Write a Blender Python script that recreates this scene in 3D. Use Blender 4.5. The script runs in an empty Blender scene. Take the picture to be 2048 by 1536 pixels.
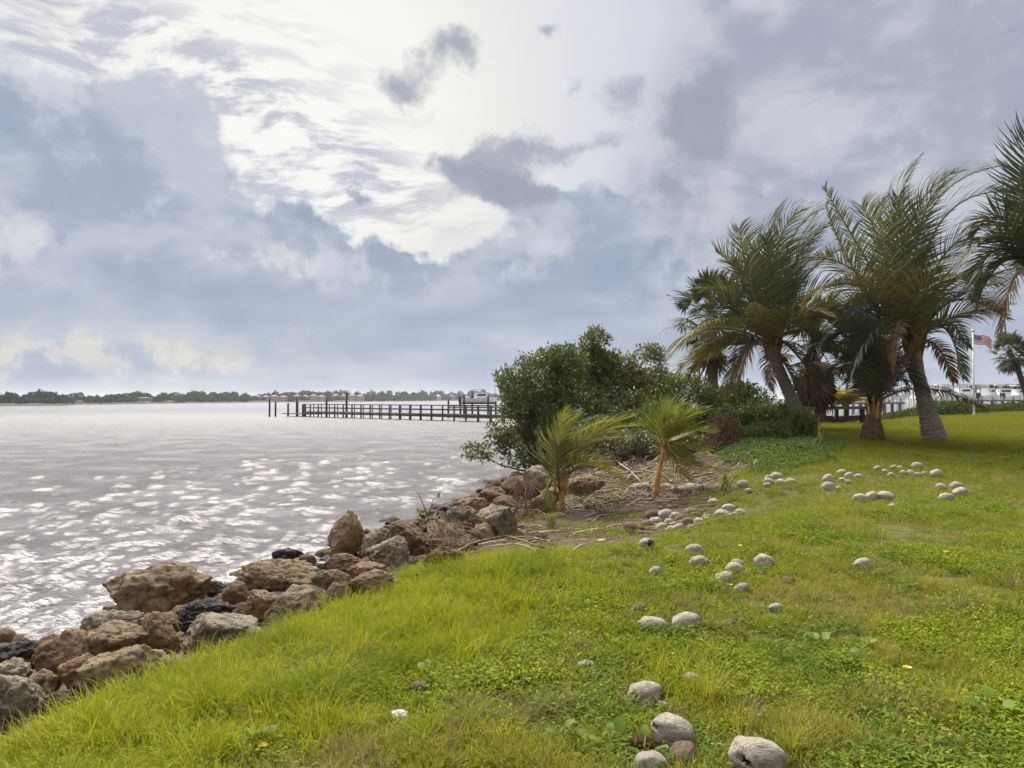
import bpy, math, random
import numpy as np
from mathutils import Vector, Matrix

# ------------------------------------------------------------------ camera, sky, sun, exposure
scene = bpy.context.scene
C = scene.collection
F = 1538.0                       # focal length in photograph pixels (2048 x 1536)
EYE = np.array([0.0, 0.0, 2.7])  # metres above the water
PITCH = math.atan(29.0 / F)
EXPOSURE = 1.15
SUN_EL, SUN_AZ = math.radians(53), math.radians(-20)
SKY_STRENGTH = 0.1

cam_data = bpy.data.cameras.new('camera')
cam_data.sensor_width = 36.0
cam_data.lens = 36.0 * F / 2048.0
cam_data.clip_start = 0.05
cam_data.clip_end = 20000
cam = bpy.data.objects.new('camera', cam_data)
C.objects.link(cam)
cam.location = EYE
cam.rotation_euler = (math.pi / 2 + PITCH, 0, 0)
scene.camera = cam

scene.view_settings.view_transform = 'Standard'
scene.view_settings.look = 'None'
scene.view_settings.gamma = 1.0
scene.view_settings.use_curve_mapping = False
scene.view_settings.exposure = EXPOSURE
scene.cycles.use_denoising = True
scene.cycles.max_bounces = 6
scene.cycles.diffuse_bounces = 2
scene.cycles.use_adaptive_sampling = True
scene.cycles.adaptive_threshold = 0.02
scene.cycles.glossy_bounces = 3
scene.cycles.transmission_bounces = 4
scene.cycles.sample_clamp_indirect = 6.0

sun_data = bpy.data.lights.new('sun', 'SUN')
sun_data.energy = 4.0
sun_data.angle = math.radians(60)
sun_data.color = (1.0, 0.95, 0.86)
sun = bpy.data.objects.new('sun', sun_data)
C.objects.link(sun)
SUN_DIR = Vector((math.sin(SUN_AZ) * math.cos(SUN_EL), math.cos(SUN_AZ) * math.cos(SUN_EL), math.sin(SUN_EL)))
sun.rotation_euler = SUN_DIR.to_track_quat('Z', 'Y').to_euler()
sun.location = (0, 0, 60)


def ray(px, py):
    a, b = (px - 1024) / F, (768 - py) / F
    cp, sp = math.cos(PITCH), math.sin(PITCH)
    return np.array([a, cp - b * sp, sp + b * cp])


def at(px, py, depth):
    """World point seen at a photograph pixel, at a distance along the view axis."""
    d = ray(px, py)
    return EYE + d * (depth / d[1])


def azel(px, py):
    d = ray(px, py)
    d = d / np.linalg.norm(d)
    return math.atan2(d[0], d[1]), math.asin(d[2])


def lin(c):
    return tuple(((v / 255.0) / 12.92 if v <= 10 else (((v / 255.0) + 0.055) / 1.055) ** 2.4) for v in c)


class NT:
    """Small helper that writes node trees."""
    def __init__(self, tree):
        self.t = tree
        tree.nodes.clear()

    def n(self, kind, **kw):
        nd = self.t.nodes.new(kind)
        for k, v in kw.items():
            setattr(nd, k, v)
        return nd

    def put(self, sock, v):
        if v is None:
            return
        if hasattr(v, 'is_output') or isinstance(v, bpy.types.NodeSocket):
            self.t.links.new(v, sock)
        elif isinstance(v, (tuple, list)) and sock.type == 'RGBA' and len(v) == 3:
            sock.default_value = (*v, 1)
        else:
            sock.default_value = v

    def m(self, op, a, b=None, c=None, clamp=False):
        nd = self.n('ShaderNodeMath', operation=op, use_clamp=clamp)
        for i, v in enumerate((a, b, c)):
            self.put(nd.inputs[i], v)
        return nd.outputs[0]

    def v(self, op, a, b=None, scale=None):
        nd = self.n('ShaderNodeVectorMath', operation=op)
        self.put(nd.inputs[0], a)
        self.put(nd.inputs[1], b)
        if scale is not None:
            self.put(nd.inputs['Scale'], scale)
        return nd.outputs['Value'] if op in ('DOT_PRODUCT', 'LENGTH', 'DISTANCE') else nd.outputs[0]

    def mix(self, f, a, b, blend='MIX'):
        nd = self.n('ShaderNodeMix', data_type='RGBA', blend_type=blend)
        self.put(nd.inputs[0], f)
        self.put(nd.inputs[6], a)
        self.put(nd.inputs[7], b)
        return nd.outputs[2]

    def noise(self, vec, scale, detail=4, rough=0.5, dist=0.0, col=False, lac=2.0):
        nd = self.n('ShaderNodeTexNoise')
        self.put(nd.inputs['Vector'], vec)
        for k, v in (('Scale', scale), ('Detail', detail), ('Roughness', rough), ('Distortion', dist), ('Lacunarity', lac)):
            self.put(nd.inputs[k], v)
        return nd.outputs['Color'] if col else nd.outputs[0]

    def voro(self, vec, scale, feature='F1', out='Distance', rnd=1.0):
        nd = self.n('ShaderNodeTexVoronoi', feature=feature)
        self.put(nd.inputs['Vector'], vec)
        self.put(nd.inputs['Scale'], scale)
        self.put(nd.inputs['Randomness'], rnd)
        return nd.outputs[out]

    def step(self, x, lo, hi, a=0.0, b=1.0):
        nd = self.n('ShaderNodeMapRange', interpolation_type='SMOOTHSTEP')
        for i, v in enumerate((x, lo, hi, a, b)):
            self.put(nd.inputs[i], v)
        return nd.outputs[0]

    def mapping(self, vec, loc=(0, 0, 0), rot=(0, 0, 0), scale=(1, 1, 1), kind='POINT'):
        nd = self.n('ShaderNodeMapping', vector_type=kind)
        self.put(nd.inputs[0], vec)
        nd.inputs['Location'].default_value = loc
        nd.inputs['Rotation'].default_value = rot
        nd.inputs['Scale'].default_value = scale
        return nd.outputs[0]


def build_sky():
    w = bpy.data.worlds.new('World')
    scene.world = w
    w.use_nodes = True
    w.cycles.sampling_method = 'MANUAL'
    w.cycles.sample_map_resolution = 256
    t = NT(w.node_tree)
    k = 1.0 / (2 ** EXPOSURE) / SKY_STRENGTH

    def col(r, g, b, s=1.0):
        return tuple(v * k * s for v in lin((r, g, b)))

    out = t.n('ShaderNodeOutputWorld')
    bg = t.n('ShaderNodeBackground')
    bg.inputs[1].default_value = SKY_STRENGTH
    t.t.links.new(bg.outputs[0], out.inputs[0])
    sky = t.n('ShaderNodeTexSky', sky_type='NISHITA', sun_disc=False)
    sky.sun_elevation = SUN_EL
    sky.sun_rotation = SUN_AZ
    sky.air_density, sky.dust_density, sky.ozone_density = 1.0, 1.5, 1.0

    d = t.n('ShaderNodeTexCoord').outputs['Generated']
    sep = t.n('ShaderNodeSeparateXYZ')
    t.put(sep.inputs[0], d)
    az = t.m('ARCTAN2', sep.outputs[0], sep.outputs[1])
    el = t.m('ARCSINE', sep.outputs[2])
    cmb = t.n('ShaderNodeCombineXYZ')
    t.put(cmb.inputs[0], az)
    t.put(cmb.inputs[1], el)
    p0 = cmb.outputs[0]

    def warp(p, sc, amp, detail, rough):
        nz = t.noise(d, sc, detail, rough, col=True)
        off = t.v('SCALE', t.v('SUBTRACT', nz, (0.5, 0.5, 0.5)), scale=amp)
        return t.v('ADD', p, off)

    pl = warp(p0, 4.0, 0.13, 2, 0.5)          # large soft distortion
    pc = warp(pl, 17.0, 0.085, 5, 0.62)        # billowing edges

    def blob(p, px, py, rx, ry, rot=0.0, amp=1.0):
        ca, ce = azel(px, py)
        rx, ry = rx / F, ry / F
        if rot == 0.0:
            nd = t.n('ShaderNodeVectorMath', operation='MULTIPLY_ADD')
            t.put(nd.inputs[0], p)
            nd.inputs[1].default_value = (1 / rx, 1 / ry, 0)
            nd.inputs[2].default_value = (-ca / rx, -ce / ry, 0)
            q = t.v('DOT_PRODUCT', nd.outputs[0], nd.outputs[0])
        else:
            c_, s_ = math.cos(math.radians(rot)), math.sin(math.radians(rot))
            a1, a2 = (c_ / rx, s_ / rx, 0), (-s_ / ry, c_ / ry, 0)
            u = t.m('SUBTRACT', t.v('DOT_PRODUCT', p, a1), ca * a1[0] + ce * a1[1])
            v = t.m('SUBTRACT', t.v('DOT_PRODUCT', p, a2), ca * a2[0] + ce * a2[1])
            q = t.m('MULTIPLY_ADD', u, u, t.m('MULTIPLY', v, v))
        g = t.m('EXPONENT', t.m('MULTIPLY', q, -1.0))
        return g if amp == 1.0 else t.m('MULTIPLY', g, amp)

    def field(p, blobs):
        acc = None
        for b in blobs:
            g = blob(p, *b)
            acc = g if acc is None else t.m('ADD', acc, g)
        return acc

    fb = t.noise(d, 7.0, 6, 0.58)
    fl = t.noise(d, 2.6, 3, 0.5)
    ff = t.noise(d, 22.0, 5, 0.6)
    billow = t.noise(t.v('MULTIPLY', d, (1, 1, 1.9)), 7.0, 5, 0.55, 0.3)

    off = (SUN_DIR[0] * 0.035, SUN_DIR[1] * 0.035, SUN_DIR[2] * 0.035)
    lit = t.m('SUBTRACT', fb, t.noise(t.v('ADD', d, off), 7.0, 6, 0.58))      # emboss along the sun direction, paints lit and shaded sides on the billows
    # luminous high veil, brightest towards the hidden sun
    ga, ge = azel(600, 210)
    gdir = (math.sin(ga) * math.cos(ge), math.cos(ga) * math.cos(ge), math.sin(ge))
    cosg = t.v('DOT_PRODUCT', d, gdir)
    glow = t.m('POWER', t.step(cosg, 0.88, 1.0), 2.2)
    veil = t.mix(glow, col(210, 213, 224), col(246, 243, 235))
    veil = t.mix(t.m('MULTIPLY', t.step(fl, 0.42, 0.66), 0.45), veil, col(232, 233, 240))
    core = t.m('MULTIPLY', t.step(cosg, 0.972, 1.0), 0.06)
    veil = t.v('SCALE', veil, scale=t.m('ADD', 1.0, core))
    c = t.mix(0.985, sky.outputs[0], veil)

    # altocumulus streaks running down from the upper left
    sa = t.mapping(pl, (0, 0, 0), (0, 0, math.radians(22)), (11, 46, 1))
    st = t.noise(sa, 1.0, 7, 0.62)
    sm = t.m('MINIMUM', field(p0, [(150, 90, 330, 90, -22), (420, 240, 300, 100, -24), (620, 340, 170, 60, -12), (380, 150, 260, 70, -22, 0.7), (700, 300, 220, 60, -18, 0.5), (560, 90, 260, 70, -20, 0.35), (820, 420, 160, 40, -8, 0.45)]), 1.0)
    sk = t.m('MULTIPLY', t.step(st, 0.44, 0.60), sm)
    c = t.mix(t.m('MULTIPLY', sk, 0.85), c, col(186, 189, 206))
    ws = t.m('MULTIPLY', t.step(st, 0.50, 0.30), sm)
    c = t.mix(t.m('MULTIPLY', ws, 0.55), c, col(255, 253, 248))

    # grey sheet that fills the upper right
    D = field(pl, [(1960, 120, 420, 330), (1720, 330, 330, 220), (1560, 60, 210, 150, 0, 0.7), (1420, 240, 110, 190, 0, 0.55),
                   (2100, 480, 420, 260), (1360, 420, 150, 100, 0, 0.45)])
    D = t.m('ADD', D, t.m('MULTIPLY', t.m('SUBTRACT', fb, 0.5), 1.5))
    dm = t.step(D, 0.30, 0.95)
    dc = t.mix(t.step(billow, 0.40, 0.62), col(160, 169, 188), col(194, 199, 210))
    dc = t.mix(t.m('MULTIPLY', t.step(lit, -0.02, -0.16), 0.6), dc, col(152, 162, 183))
    dc = t.mix(t.m('MULTIPLY', t.step(lit, 0.03, 0.17), 0.6), dc, col(206, 211, 222))
    c = t.mix(t.m('MULTIPLY', dm, 0.92), c, dc)

    # main cumulus bank, left and centre
    A = field(pc, [(-60, 420, 300, 250), (120, 300, 210, 130), (300, 330, 110, 130), (260, 500, 260, 170), (420, 560, 170, 90),
                   (60, 590, 330, 90), (640, 480, 85, 80), (600, 560, 160, 70), (740, 560, 120, 60), (880, 590, 140, 75),
                   (1130, 430, 95, 65), (1190, 520, 130, 90), (1060, 590, 190, 75), (1290, 610, 130, 70), (300, 670, 700, 60), (950, 690, 700, 70), (1500, 720, 500, 60), (1010, 370, 80, 40, -20, 0.75),
                   (900, 310, 60, 30, -20, 0.6), (1420, 640, 160, 60, 0, 0.8)])
    A = t.m('ADD', A, t.m('MULTIPLY', t.m('SUBTRACT', fb, 0.5), 0.55))
    A = t.m('ADD', A, t.m('MULTIPLY', t.m('SUBTRACT', ff, 0.5), 0.35))
    am = t.step(A, 0.36, 0.66)
    soft = t.step(A, 0.40, 1.25)
    ac = t.mix(t.step(billow, 0.40, 0.60), col(148, 162, 186), col(190, 198, 211))
    ac = t.mix(t.m('MULTIPLY', t.step(lit, 0.02, 0.16), 0.75), ac, col(214, 219, 227))
    ac = t.mix(t.m('MULTIPLY', t.step(lit, -0.03, -0.17), 0.8), ac, col(133, 150, 180))
    ac = t.mix(t.m('MULTIPLY', soft, 0.25), ac, col(176, 187, 208))
    low = field(pl, [(420, 585, 330, 32, -6), (800, 600, 260, 26, -4, 0.8), (1080, 640, 300, 40, 0, 0.9), (60, 650, 300, 26, 0, 0.6)])
    ac = t.mix(t.m('MULTIPLY', t.m('MINIMUM', low, 1.0), 0.7), ac, col(146, 161, 191))
    rim = t.m('MULTIPLY', t.step(A, 0.62, 0.42), t.step(glow, 0.0, 0.6))
    ac = t.mix(t.m('MULTIPLY', rim, 0.25), ac, col(226, 226, 230))
    # bright gaps inside the bank
    c = t.mix(t.m('MULTIPLY', am, 0.93), c, ac)
    gap = t.m('MULTIPLY', field(pc, [(560, 505, 60, 28), (470, 492, 26, 20), (30, 480, 60, 70, 0, 0.6)]), t.step(ff, 0.40, 0.62))
    c = t.mix(t.m('MINIMUM', t.m('MULTIPLY', gap, 1.1), 0.5), c, col(236, 234, 232))

    # small dark scud
    S = field(pc, [(838, 165, 62, 46), (918, 90, 70, 42), (1065, 282, 80, 48), (735, 380, 52, 15, -12), (915, 320, 66, 44), (985, 355, 84, 44, -20), (1050, 385, 90, 44, -20),
                   (1100, 60, 36, 22, 0, 0.8), (1258, 150, 40, 50, 0, 0.75), (1200, 255, 80, 32, 0, 0.7), (1390, 270, 76, 150, 0, 0.8), (1310, 395, 60, 40, 0, 0.8),
                   (930, 400, 80, 28, 0, 0.6), (1420, 180, 100, 80, 0, 0.6), (1180, 140, 40, 26, 0, 0.6), (640, 420, 40, 20, 0, 0.5)])
    S = t.m('ADD', S, t.m('MULTIPLY', t.m('SUBTRACT', ff, 0.5), 1.3))
    smk = t.step(S, 0.36, 1.05)
    c = t.mix(t.m('MULTIPLY', smk, 0.85), c, col(154, 162, 180))

    # hazy band low over the horizon all the way round, with warm breaks
    hz = t.step(el, math.radians(10.5), math.radians(2.5))
    band = t.noise(t.mapping(p0, (0, 0, 0), (0, 0, 0), (5, 22, 1)), 1.0, 4, 0.5)
    hc = t.mix(t.step(band, 0.36, 0.66), col(168, 181, 202), col(199, 206, 217))
    c = t.mix(t.m('MULTIPLY', hz, 0.85), c, hc)
    wb = field(pc, [(40, 715, 120, 16), (230, 690, 240, 20, 3), (420, 712, 170, 15), (140, 745, 260, 16, 0, 0.5)])
    c = t.mix(t.m('MULTIPLY', t.m('MINIMUM', t.m('MULTIPLY', wb, t.step(ff, 0.36, 0.58)), 1.0), 0.6), c, col(240, 231, 215))
    t.put(bg.inputs[0], c)


build_sky()

# ------------------------------------------------------------------ numpy noise and mesh helpers
_perm = np.random.RandomState(7).permutation(256)
_perm = np.concatenate([_perm, _perm, _perm])
_grad = np.random.RandomState(8).normal(size=(256, 3))
_grad /= np.linalg.norm(_grad, axis=1)[:, None]


def perlin(P):
    P = np.asarray(P, float)
    I = np.floor(P).astype(int)
    f = P - I
    u = f * f * f * (f * (f * 6 - 15) + 10)
    I &= 255
    res = 0
    for dx in (0, 1):
        for dy in (0, 1):
            for dz in (0, 1):
                h = _perm[_perm[_perm[(I[..., 0] + dx) & 255] + ((I[..., 1] + dy) & 255)] + ((I[..., 2] + dz) & 255)]
                g = _grad[h & 255]
                v = g[..., 0] * (f[..., 0] - dx) + g[..., 1] * (f[..., 1] - dy) + g[..., 2] * (f[..., 2] - dz)
                w = (u[..., 0] if dx else 1 - u[..., 0]) * (u[..., 1] if dy else 1 - u[..., 1]) * (u[..., 2] if dz else 1 - u[..., 2])
                res = res + v * w
    return res * 1.6


def fbm(P, oct=4, gain=0.5):
    a, s, r = 1.0, 0.0, 1.0
    for i in range(oct):
        s = s + a * perlin(np.asarray(P) * r + 17.3 * i)
        a *= gain
        r *= 2.03
    return s


def fbm2(x, y, sc=1.0, oct=3, seed=0.0):
    return fbm(np.stack([np.asarray(x) * sc, np.asarray(y) * sc, np.zeros_like(np.asarray(x, float)) + seed], -1), oct)


def unit(v):
    v = np.asarray(v, float)
    return v / np.maximum(np.linalg.norm(v, axis=-1, keepdims=True), 1e-9)


def mesh(name, V, faces, mats=(), midx=None, smooth=True):
    """faces: list of (k x n) integer arrays, n = 3 or 4; midx: material index per array (int or array)."""
    me = bpy.data.meshes.new(name)
    V = np.asarray(V, np.float32)
    faces = [np.asarray(f, np.int32) for f in faces]
    faces_m = [(f, (0 if midx is None else midx[i])) for i, f in enumerate(faces) if len(f)]
    me.vertices.add(len(V))
    me.vertices.foreach_set('co', V.ravel())
    nl = sum(f.size for f, _ in faces_m)
    npoly = sum(len(f) for f, _ in faces_m)
    me.loops.add(nl)
    me.polygons.add(npoly)
    me.loops.foreach_set('vertex_index', np.concatenate([f.ravel() for f, _ in faces_m]))
    tot = np.concatenate([np.full(len(f), f.shape[1], np.int32) for f, _ in faces_m])
    start = np.concatenate([[0], np.cumsum(tot)[:-1]]).astype(np.int32)
    me.polygons.foreach_set('loop_start', start)
    me.polygons.foreach_set('material_index', np.concatenate([np.broadcast_to(np.asarray(m, np.int32), (len(f),)) for f, m in faces_m]).astype(np.int32))
    me.polygons.foreach_set('use_smooth', np.full(npoly, smooth, bool))
    for m in mats:
        me.materials.append(m)
    me.update(calc_edges=True)
    return me


def link(name, me, parent=None, loc=None, label=None, cat=None, group=None, kind=None):
    o = bpy.data.objects.new(name, me)
    C.objects.link(o)
    if loc is not None:
        o.location = loc
    if parent is not None:
        o.parent = parent
    for k, v in (('label', label), ('category', cat), ('group', group), ('kind', kind)):
        if v:
            o[k] = v
    return o


class MB:
    """Collects vertices and faces of one mesh."""
    def __init__(self):
        self.V, self.Fs, self.M, self.k = [], [], [], 0

    def add(self, V, faces, m=0):
        V = np.asarray(V, float)
        for f in faces:
            self.Fs.append(np.asarray(f) + self.k)
            self.M.append(m)
        self.V.append(V)
        self.k += len(V)

    def box(self, c, s, m=0, rz=0.0, R=None):
        s = np.asarray(s, float) / 2
        v = np.array([[x, y, z] for x in (-1, 1) for y in (-1, 1) for z in (-1, 1)]) * s
        if R is None:
            cz, sz = math.cos(rz), math.sin(rz)
            R = np.array([[cz, -sz, 0], [sz, cz, 0], [0, 0, 1]])
        v = v @ np.asarray(R).T + np.asarray(c)
        self.add(v, [[[0, 1, 3, 2], [4, 6, 7, 5], [0, 4, 5, 1], [2, 3, 7, 6], [0, 2, 6, 4], [1, 5, 7, 3]]], m)

    def bar(self, a, b, w, h=None, m=0):
        a, b = np.asarray(a, float), np.asarray(b, float)
        h = h or w
        T = unit(b - a)
        up = np.array([0, 0, 1.0]) if abs(T[2]) < .95 else np.array([0, 1.0, 0])
        S = unit(np.cross(T, up))
        U = np.cross(S, T)
        R = np.stack([S, T, U], 1)
        self.box((a + b) / 2, (w, np.linalg.norm(b - a), h), m, R=R)

    def tube(self, P, r, n=6, m=0, cap=True):
        P = np.asarray(P, float)
        r = np.broadcast_to(np.asarray(r, float), (len(P),))
        T = unit(np.gradient(P, axis=0))
        ref = np.array([0.31, 0.17, 0.93]) if abs(T[0][2]) < .9 else np.array([0.9, 0.3, 0.1])
        S = unit(np.cross(T, ref))
        U = np.cross(S, T)
        a = np.arange(n) * 2 * math.pi / n
        V = P[:, None] + r[:, None, None] * (np.cos(a)[None, :, None] * S[:, None] + np.sin(a)[None, :, None] * U[:, None])
        q = []
        i = np.arange(len(P) - 1)[:, None] * n
        j = np.arange(n)[None]
        q = np.stack([i + j, i + (j + 1) % n, i + n + (j + 1) % n, i + n + j], -1).reshape(-1, 4)
        fs = [q]
        V = V.reshape(-1, 3)
        if cap:
            k = len(V)
            V = np.vstack([V, P[0], P[-1]])
            e = (len(P) - 1) * n
            jj = np.arange(n)
            fs.append(np.stack([np.full(n, k), (jj + 1) % n, jj], -1))
            fs.append(np.stack([np.full(n, k + 1), e + jj, e + (jj + 1) % n], -1))
        self.add(V, fs, m)

    def build(self, name, mats, parent=None, smooth=True, **kw):
        me = mesh(name, np.vstack(self.V), self.Fs, mats, self.M, smooth)
        return link(name, me, parent, **kw)


def empty(name, loc, label, cat, group=None):
    o = bpy.data.objects.new(name, None)
    C.objects.link(o)
    o.location = loc
    o.empty_display_size = 0.2
    o['label'], o['category'] = label, cat
    if group:
        o['group'] = group
    return o


def bez(a, m, b, n=14):
    """Smooth curve from a to b that passes through m."""
    a, m, b = (np.asarray(v, float) for v in (a, m, b))
    c = 2 * m - 0.5 * (a + b)
    t = np.linspace(0, 1, n)[:, None]
    return (1 - t) ** 2 * a + 2 * t * (1 - t) * c + t * t * b


def spline(pts, n=20):
    pts = np.asarray(pts, float)
    s = np.concatenate([[0], np.cumsum(np.linalg.norm(np.diff(pts, axis=0), axis=1))])
    x = np.linspace(0, s[-1], n * 3)
    P = np.stack([np.interp(x, s, pts[:, i]) for i in range(3)], 1)
    for _ in range(n // 2):
        P[1:-1] = (P[:-2] + 2 * P[1:-1] + P[2:]) / 4
    return P[np.linspace(0, len(P) - 1, n).astype(int)]


# ------------------------------------------------------------------ materials
def material(name):
    m = bpy.data.materials.new(name)
    m.use_nodes = True
    t = NT(m.node_tree)
    out = t.n('ShaderNodeOutputMaterial')
    return m, t, out


def pbsdf(t, out, col, rough=0.7, bump=None, bstr=0.3, bdist=0.02, spec=0.3, **kw):
    b = t.n('ShaderNodeBsdfPrincipled')
    t.put(b.inputs['Base Color'], col)
    t.put(b.inputs['Roughness'], rough)
    t.put(b.inputs['Specular IOR Level'], spec)
    for k, v in kw.items():
        t.put(b.inputs[k.replace('_', ' ')], v)
    if bump is not None:
        bn = t.n('ShaderNodeBump')
        t.put(bn.inputs['Strength'], bstr)
        t.put(bn.inputs['Distance'], bdist)
        t.put(bn.inputs['Height'], bump)
        t.t.links.new(bn.outputs[0], b.inputs['Normal'])
    t.t.links.new(b.outputs[0], out.inputs['Surface'])
    return b


def obco(t):
    return t.n('ShaderNodeTexCoord').outputs['Object']


def wpos(t):
    return t.n('ShaderNodeNewGeometry').outputs['Position']


def plain(name, c1, c2=None, scale=6.0, rough=0.7, bstr=0.3, bdist=0.01, spec=0.3, stretch=(1, 1, 1), detail=6, world=False, metallic=0.0):
    """Two-tone surface with grain and fine relief."""
    m, t, out = material(name)
    v = t.mapping(wpos(t) if world else obco(t), scale=stretch)
    nz = t.noise(v, scale, detail, 0.62)
    col = t.mix(t.step(nz, 0.35, 0.65), c1, c2 or tuple(x * 0.7 for x in c1))
    pbsdf(t, out, col, rough, nz, bstr, bdist, spec, Metallic=metallic)
    return m


def leafmat(name, c1, c2, c3=None, trans=0.35, rough=0.5, gloss=0.06, patch=0.0, pc=None, pscale=0.6):
    """Leaf: per-leaf hue between c1, c2 and c3, light passes through."""
    m, t, out = material(name)
    g = t.n('ShaderNodeNewGeometry')
    oi = t.n('ShaderNodeObjectInfo')
    isl = g.outputs['Random Per Island']
    rnd = t.m('FRACT', t.m('ADD', isl, t.m('MULTIPLY', oi.outputs['Random'], 7.31)))
    col = t.mix(rnd, c1, c2)
    if c3 is not None:
        col = t.mix(t.step(t.m('FRACT', t.m('MULTIPLY', rnd, 13.7)), 0.78, 0.95), col, c3)
    if pc is not None:
        nz = t.noise(g.outputs['Position'], pscale, 4, 0.55)
        col = t.mix(t.m('MULTIPLY', t.step(nz, 0.45, 0.66), patch), col, pc)
    d = t.n('ShaderNodeBsdfDiffuse')
    tr = t.n('ShaderNodeBsdfTranslucent')
    gl = t.n('ShaderNodeBsdfGlossy')
    t.put(d.inputs[0], col)
    t.put(tr.inputs[0], t.mix(1.0, col, (1.0, 0.95, 0.55), 'MULTIPLY'))
    t.put(gl.inputs['Color'], (0.9, 0.95, 1.0))
    t.put(gl.inputs['Roughness'], rough)
    a = t.n('ShaderNodeMixShader')
    a.inputs[0].default_value = trans
    t.t.links.new(d.outputs[0], a.inputs[1])
    t.t.links.new(tr.outputs[0], a.inputs[2])
    b = t.n('ShaderNodeMixShader')
    b.inputs[0].default_value = gloss
    t.t.links.new(a.outputs[0], b.inputs[1])
    t.t.links.new(gl.outputs[0], b.inputs[2])
    t.t.links.new(b.outputs[0], out.inputs['Surface'])
    return m


# ------------------------------------------------------------------ the ground: bank, lawn
WY = [-40, -5, 3, 8.5, 9.1, 11.3, 12.9, 16.4, 20, 27, 30, 32, 36, 48, 68, 90, 140]
WX = [-14, -9, -7, -5.4, -5.1, -4.3, -3.3, -2.8, -1.6, -0.3, 4, 8, 13, 22, 42, 70, 140]
EY = [-40, -5, 3, 4.5, 5.8, 7.0, 7.8, 8.3, 8.8, 11, 14.7, 18.3, 25, 28, 32, 36, 48, 68, 90, 140]
EX = [-9, -4.6, -2.9, -2.3, -1.75, -1.4, -0.9, 0.4, 1.5, 2.7, 3.9, 5.4, 7.0, 8.8, 11.5, 16.5, 25.5, 46, 75, 146]
LY = [-40, 3, 9, 13, 17, 21, 28, 60, 140]
LZ = [1.0, 1.08, 1.08, 1.08, 1.2, 1.5, 1.6, 1.62, 1.6]


def bank_t(x, y):
    xw = np.interp(y, WY, WX)
    xe = np.interp(y, EY, EX)
    return (x - xw) / (xe - xw)


def ground(x, y):
    x, y = np.asarray(x, float), np.asarray(y, float)
    t = bank_t(x, y)
    fr = np.interp(t, [-4, -1, 0, 0.3, 0.62, 0.9, 1.06, 1.25, 2], [-2.2, -0.9, -0.06, 0.28, 0.52, 0.70, 0.92, 1.0, 1.0])
    z = fr * np.interp(y, LY, LZ)
    rough = np.clip(1.25 - t, 0.12, 1)
    z = z + fbm2(x, y, 0.9, 3) * 0.06 * rough + fbm2(x, y, 0.28, 2, 5.0) * 0.06 * np.clip(y / 8, 0.3, 1) * np.where(t > 0, 1, 0)
    return z


def on_ground(px, py):
    d = ray(px, py)
    s = np.concatenate([np.linspace(1.5, 40, 1600), np.linspace(40.1, 200, 800)]) / d[1]
    P = EYE + d * s[:, None]
    h = np.maximum(ground(P[:, 0], P[:, 1]), 0.0)
    k = np.argmax(P[:, 2] <= h)
    return P[k] if P[k, 2] <= h[k] else P[-1]


def warped(a, b, mid, n, p=2.2):
    """n coordinates from a to b, packed round mid."""
    u = np.linspace(-1, 1, n)
    return np.where(u < 0, mid + (mid - a) * -np.abs(u) ** p, mid + (b - mid) * np.abs(u) ** p)


def make_ground():
    xs = warped(-40, 190, 0.6, 330)
    ys = np.concatenate([np.linspace(-40, 2.5, 40)[:-1], 2.5 * np.exp(np.linspace(0, math.log(150 / 2.5), 330))])
    X, Y = np.meshgrid(xs, ys)
    Z = ground(X, Y)
    nx, ny = len(xs), len(ys)
    V = np.stack([X, Y, Z], -1).reshape(-1, 3)
    i = np.arange(ny - 1)[:, None] * nx + np.arange(nx - 1)[None]
    q = np.stack([i, i + 1, i + nx + 1, i + nx], -1).reshape(-1, 4)
    m, t, out = material('lawn_and_bank_soil')
    pos = wpos(t)
    at_ = t.n('ShaderNodeAttribute', attribute_name='turf').outputs['Fac']
    n1 = t.noise(pos, 9.0, 6, 0.65)
    n2 = t.noise(pos, 0.5, 4, 0.6)
    n3 = t.noise(pos, 60.0, 4, 0.6)
    soil = t.mix(t.step(n1, 0.35, 0.68), (0.045, 0.031, 0.021), (0.14, 0.105, 0.073))
    soil = t.mix(t.m('MULTIPLY', t.step(n3, 0.55, 0.7), 0.5), soil, (0.28, 0.23, 0.17))
    turf = t.mix(t.step(n1, 0.3, 0.7), (0.045, 0.050, 0.016), (0.115, 0.115, 0.032))
    turf = t.mix(t.m('MULTIPLY', t.step(n2, 0.5, 0.7), 0.6), turf, (0.15, 0.12, 0.055))
    f = t.step(t.m('ADD', at_, t.m('MULTIPLY', t.m('SUBTRACT', n1, 0.5), 0.8)), 0.35, 0.65)
    pbsdf(t, out, t.mix(f, soil, turf), 0.95, t.m('ADD', n1, t.m('MULTIPLY', n3, 0.4)), 0.7, 0.03, 0.1)
    me = mesh('ground', V, [q], [m])
    turfv = np.clip((bank_t(X, Y) - 0.86) / 0.2, 0, 1).ravel()
    a = me.attributes.new('turf', 'FLOAT', 'POINT')
    a.data.foreach_set('value', turfv.astype(np.float32))
    return link('ground', me, kind='structure')


make_ground()


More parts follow.
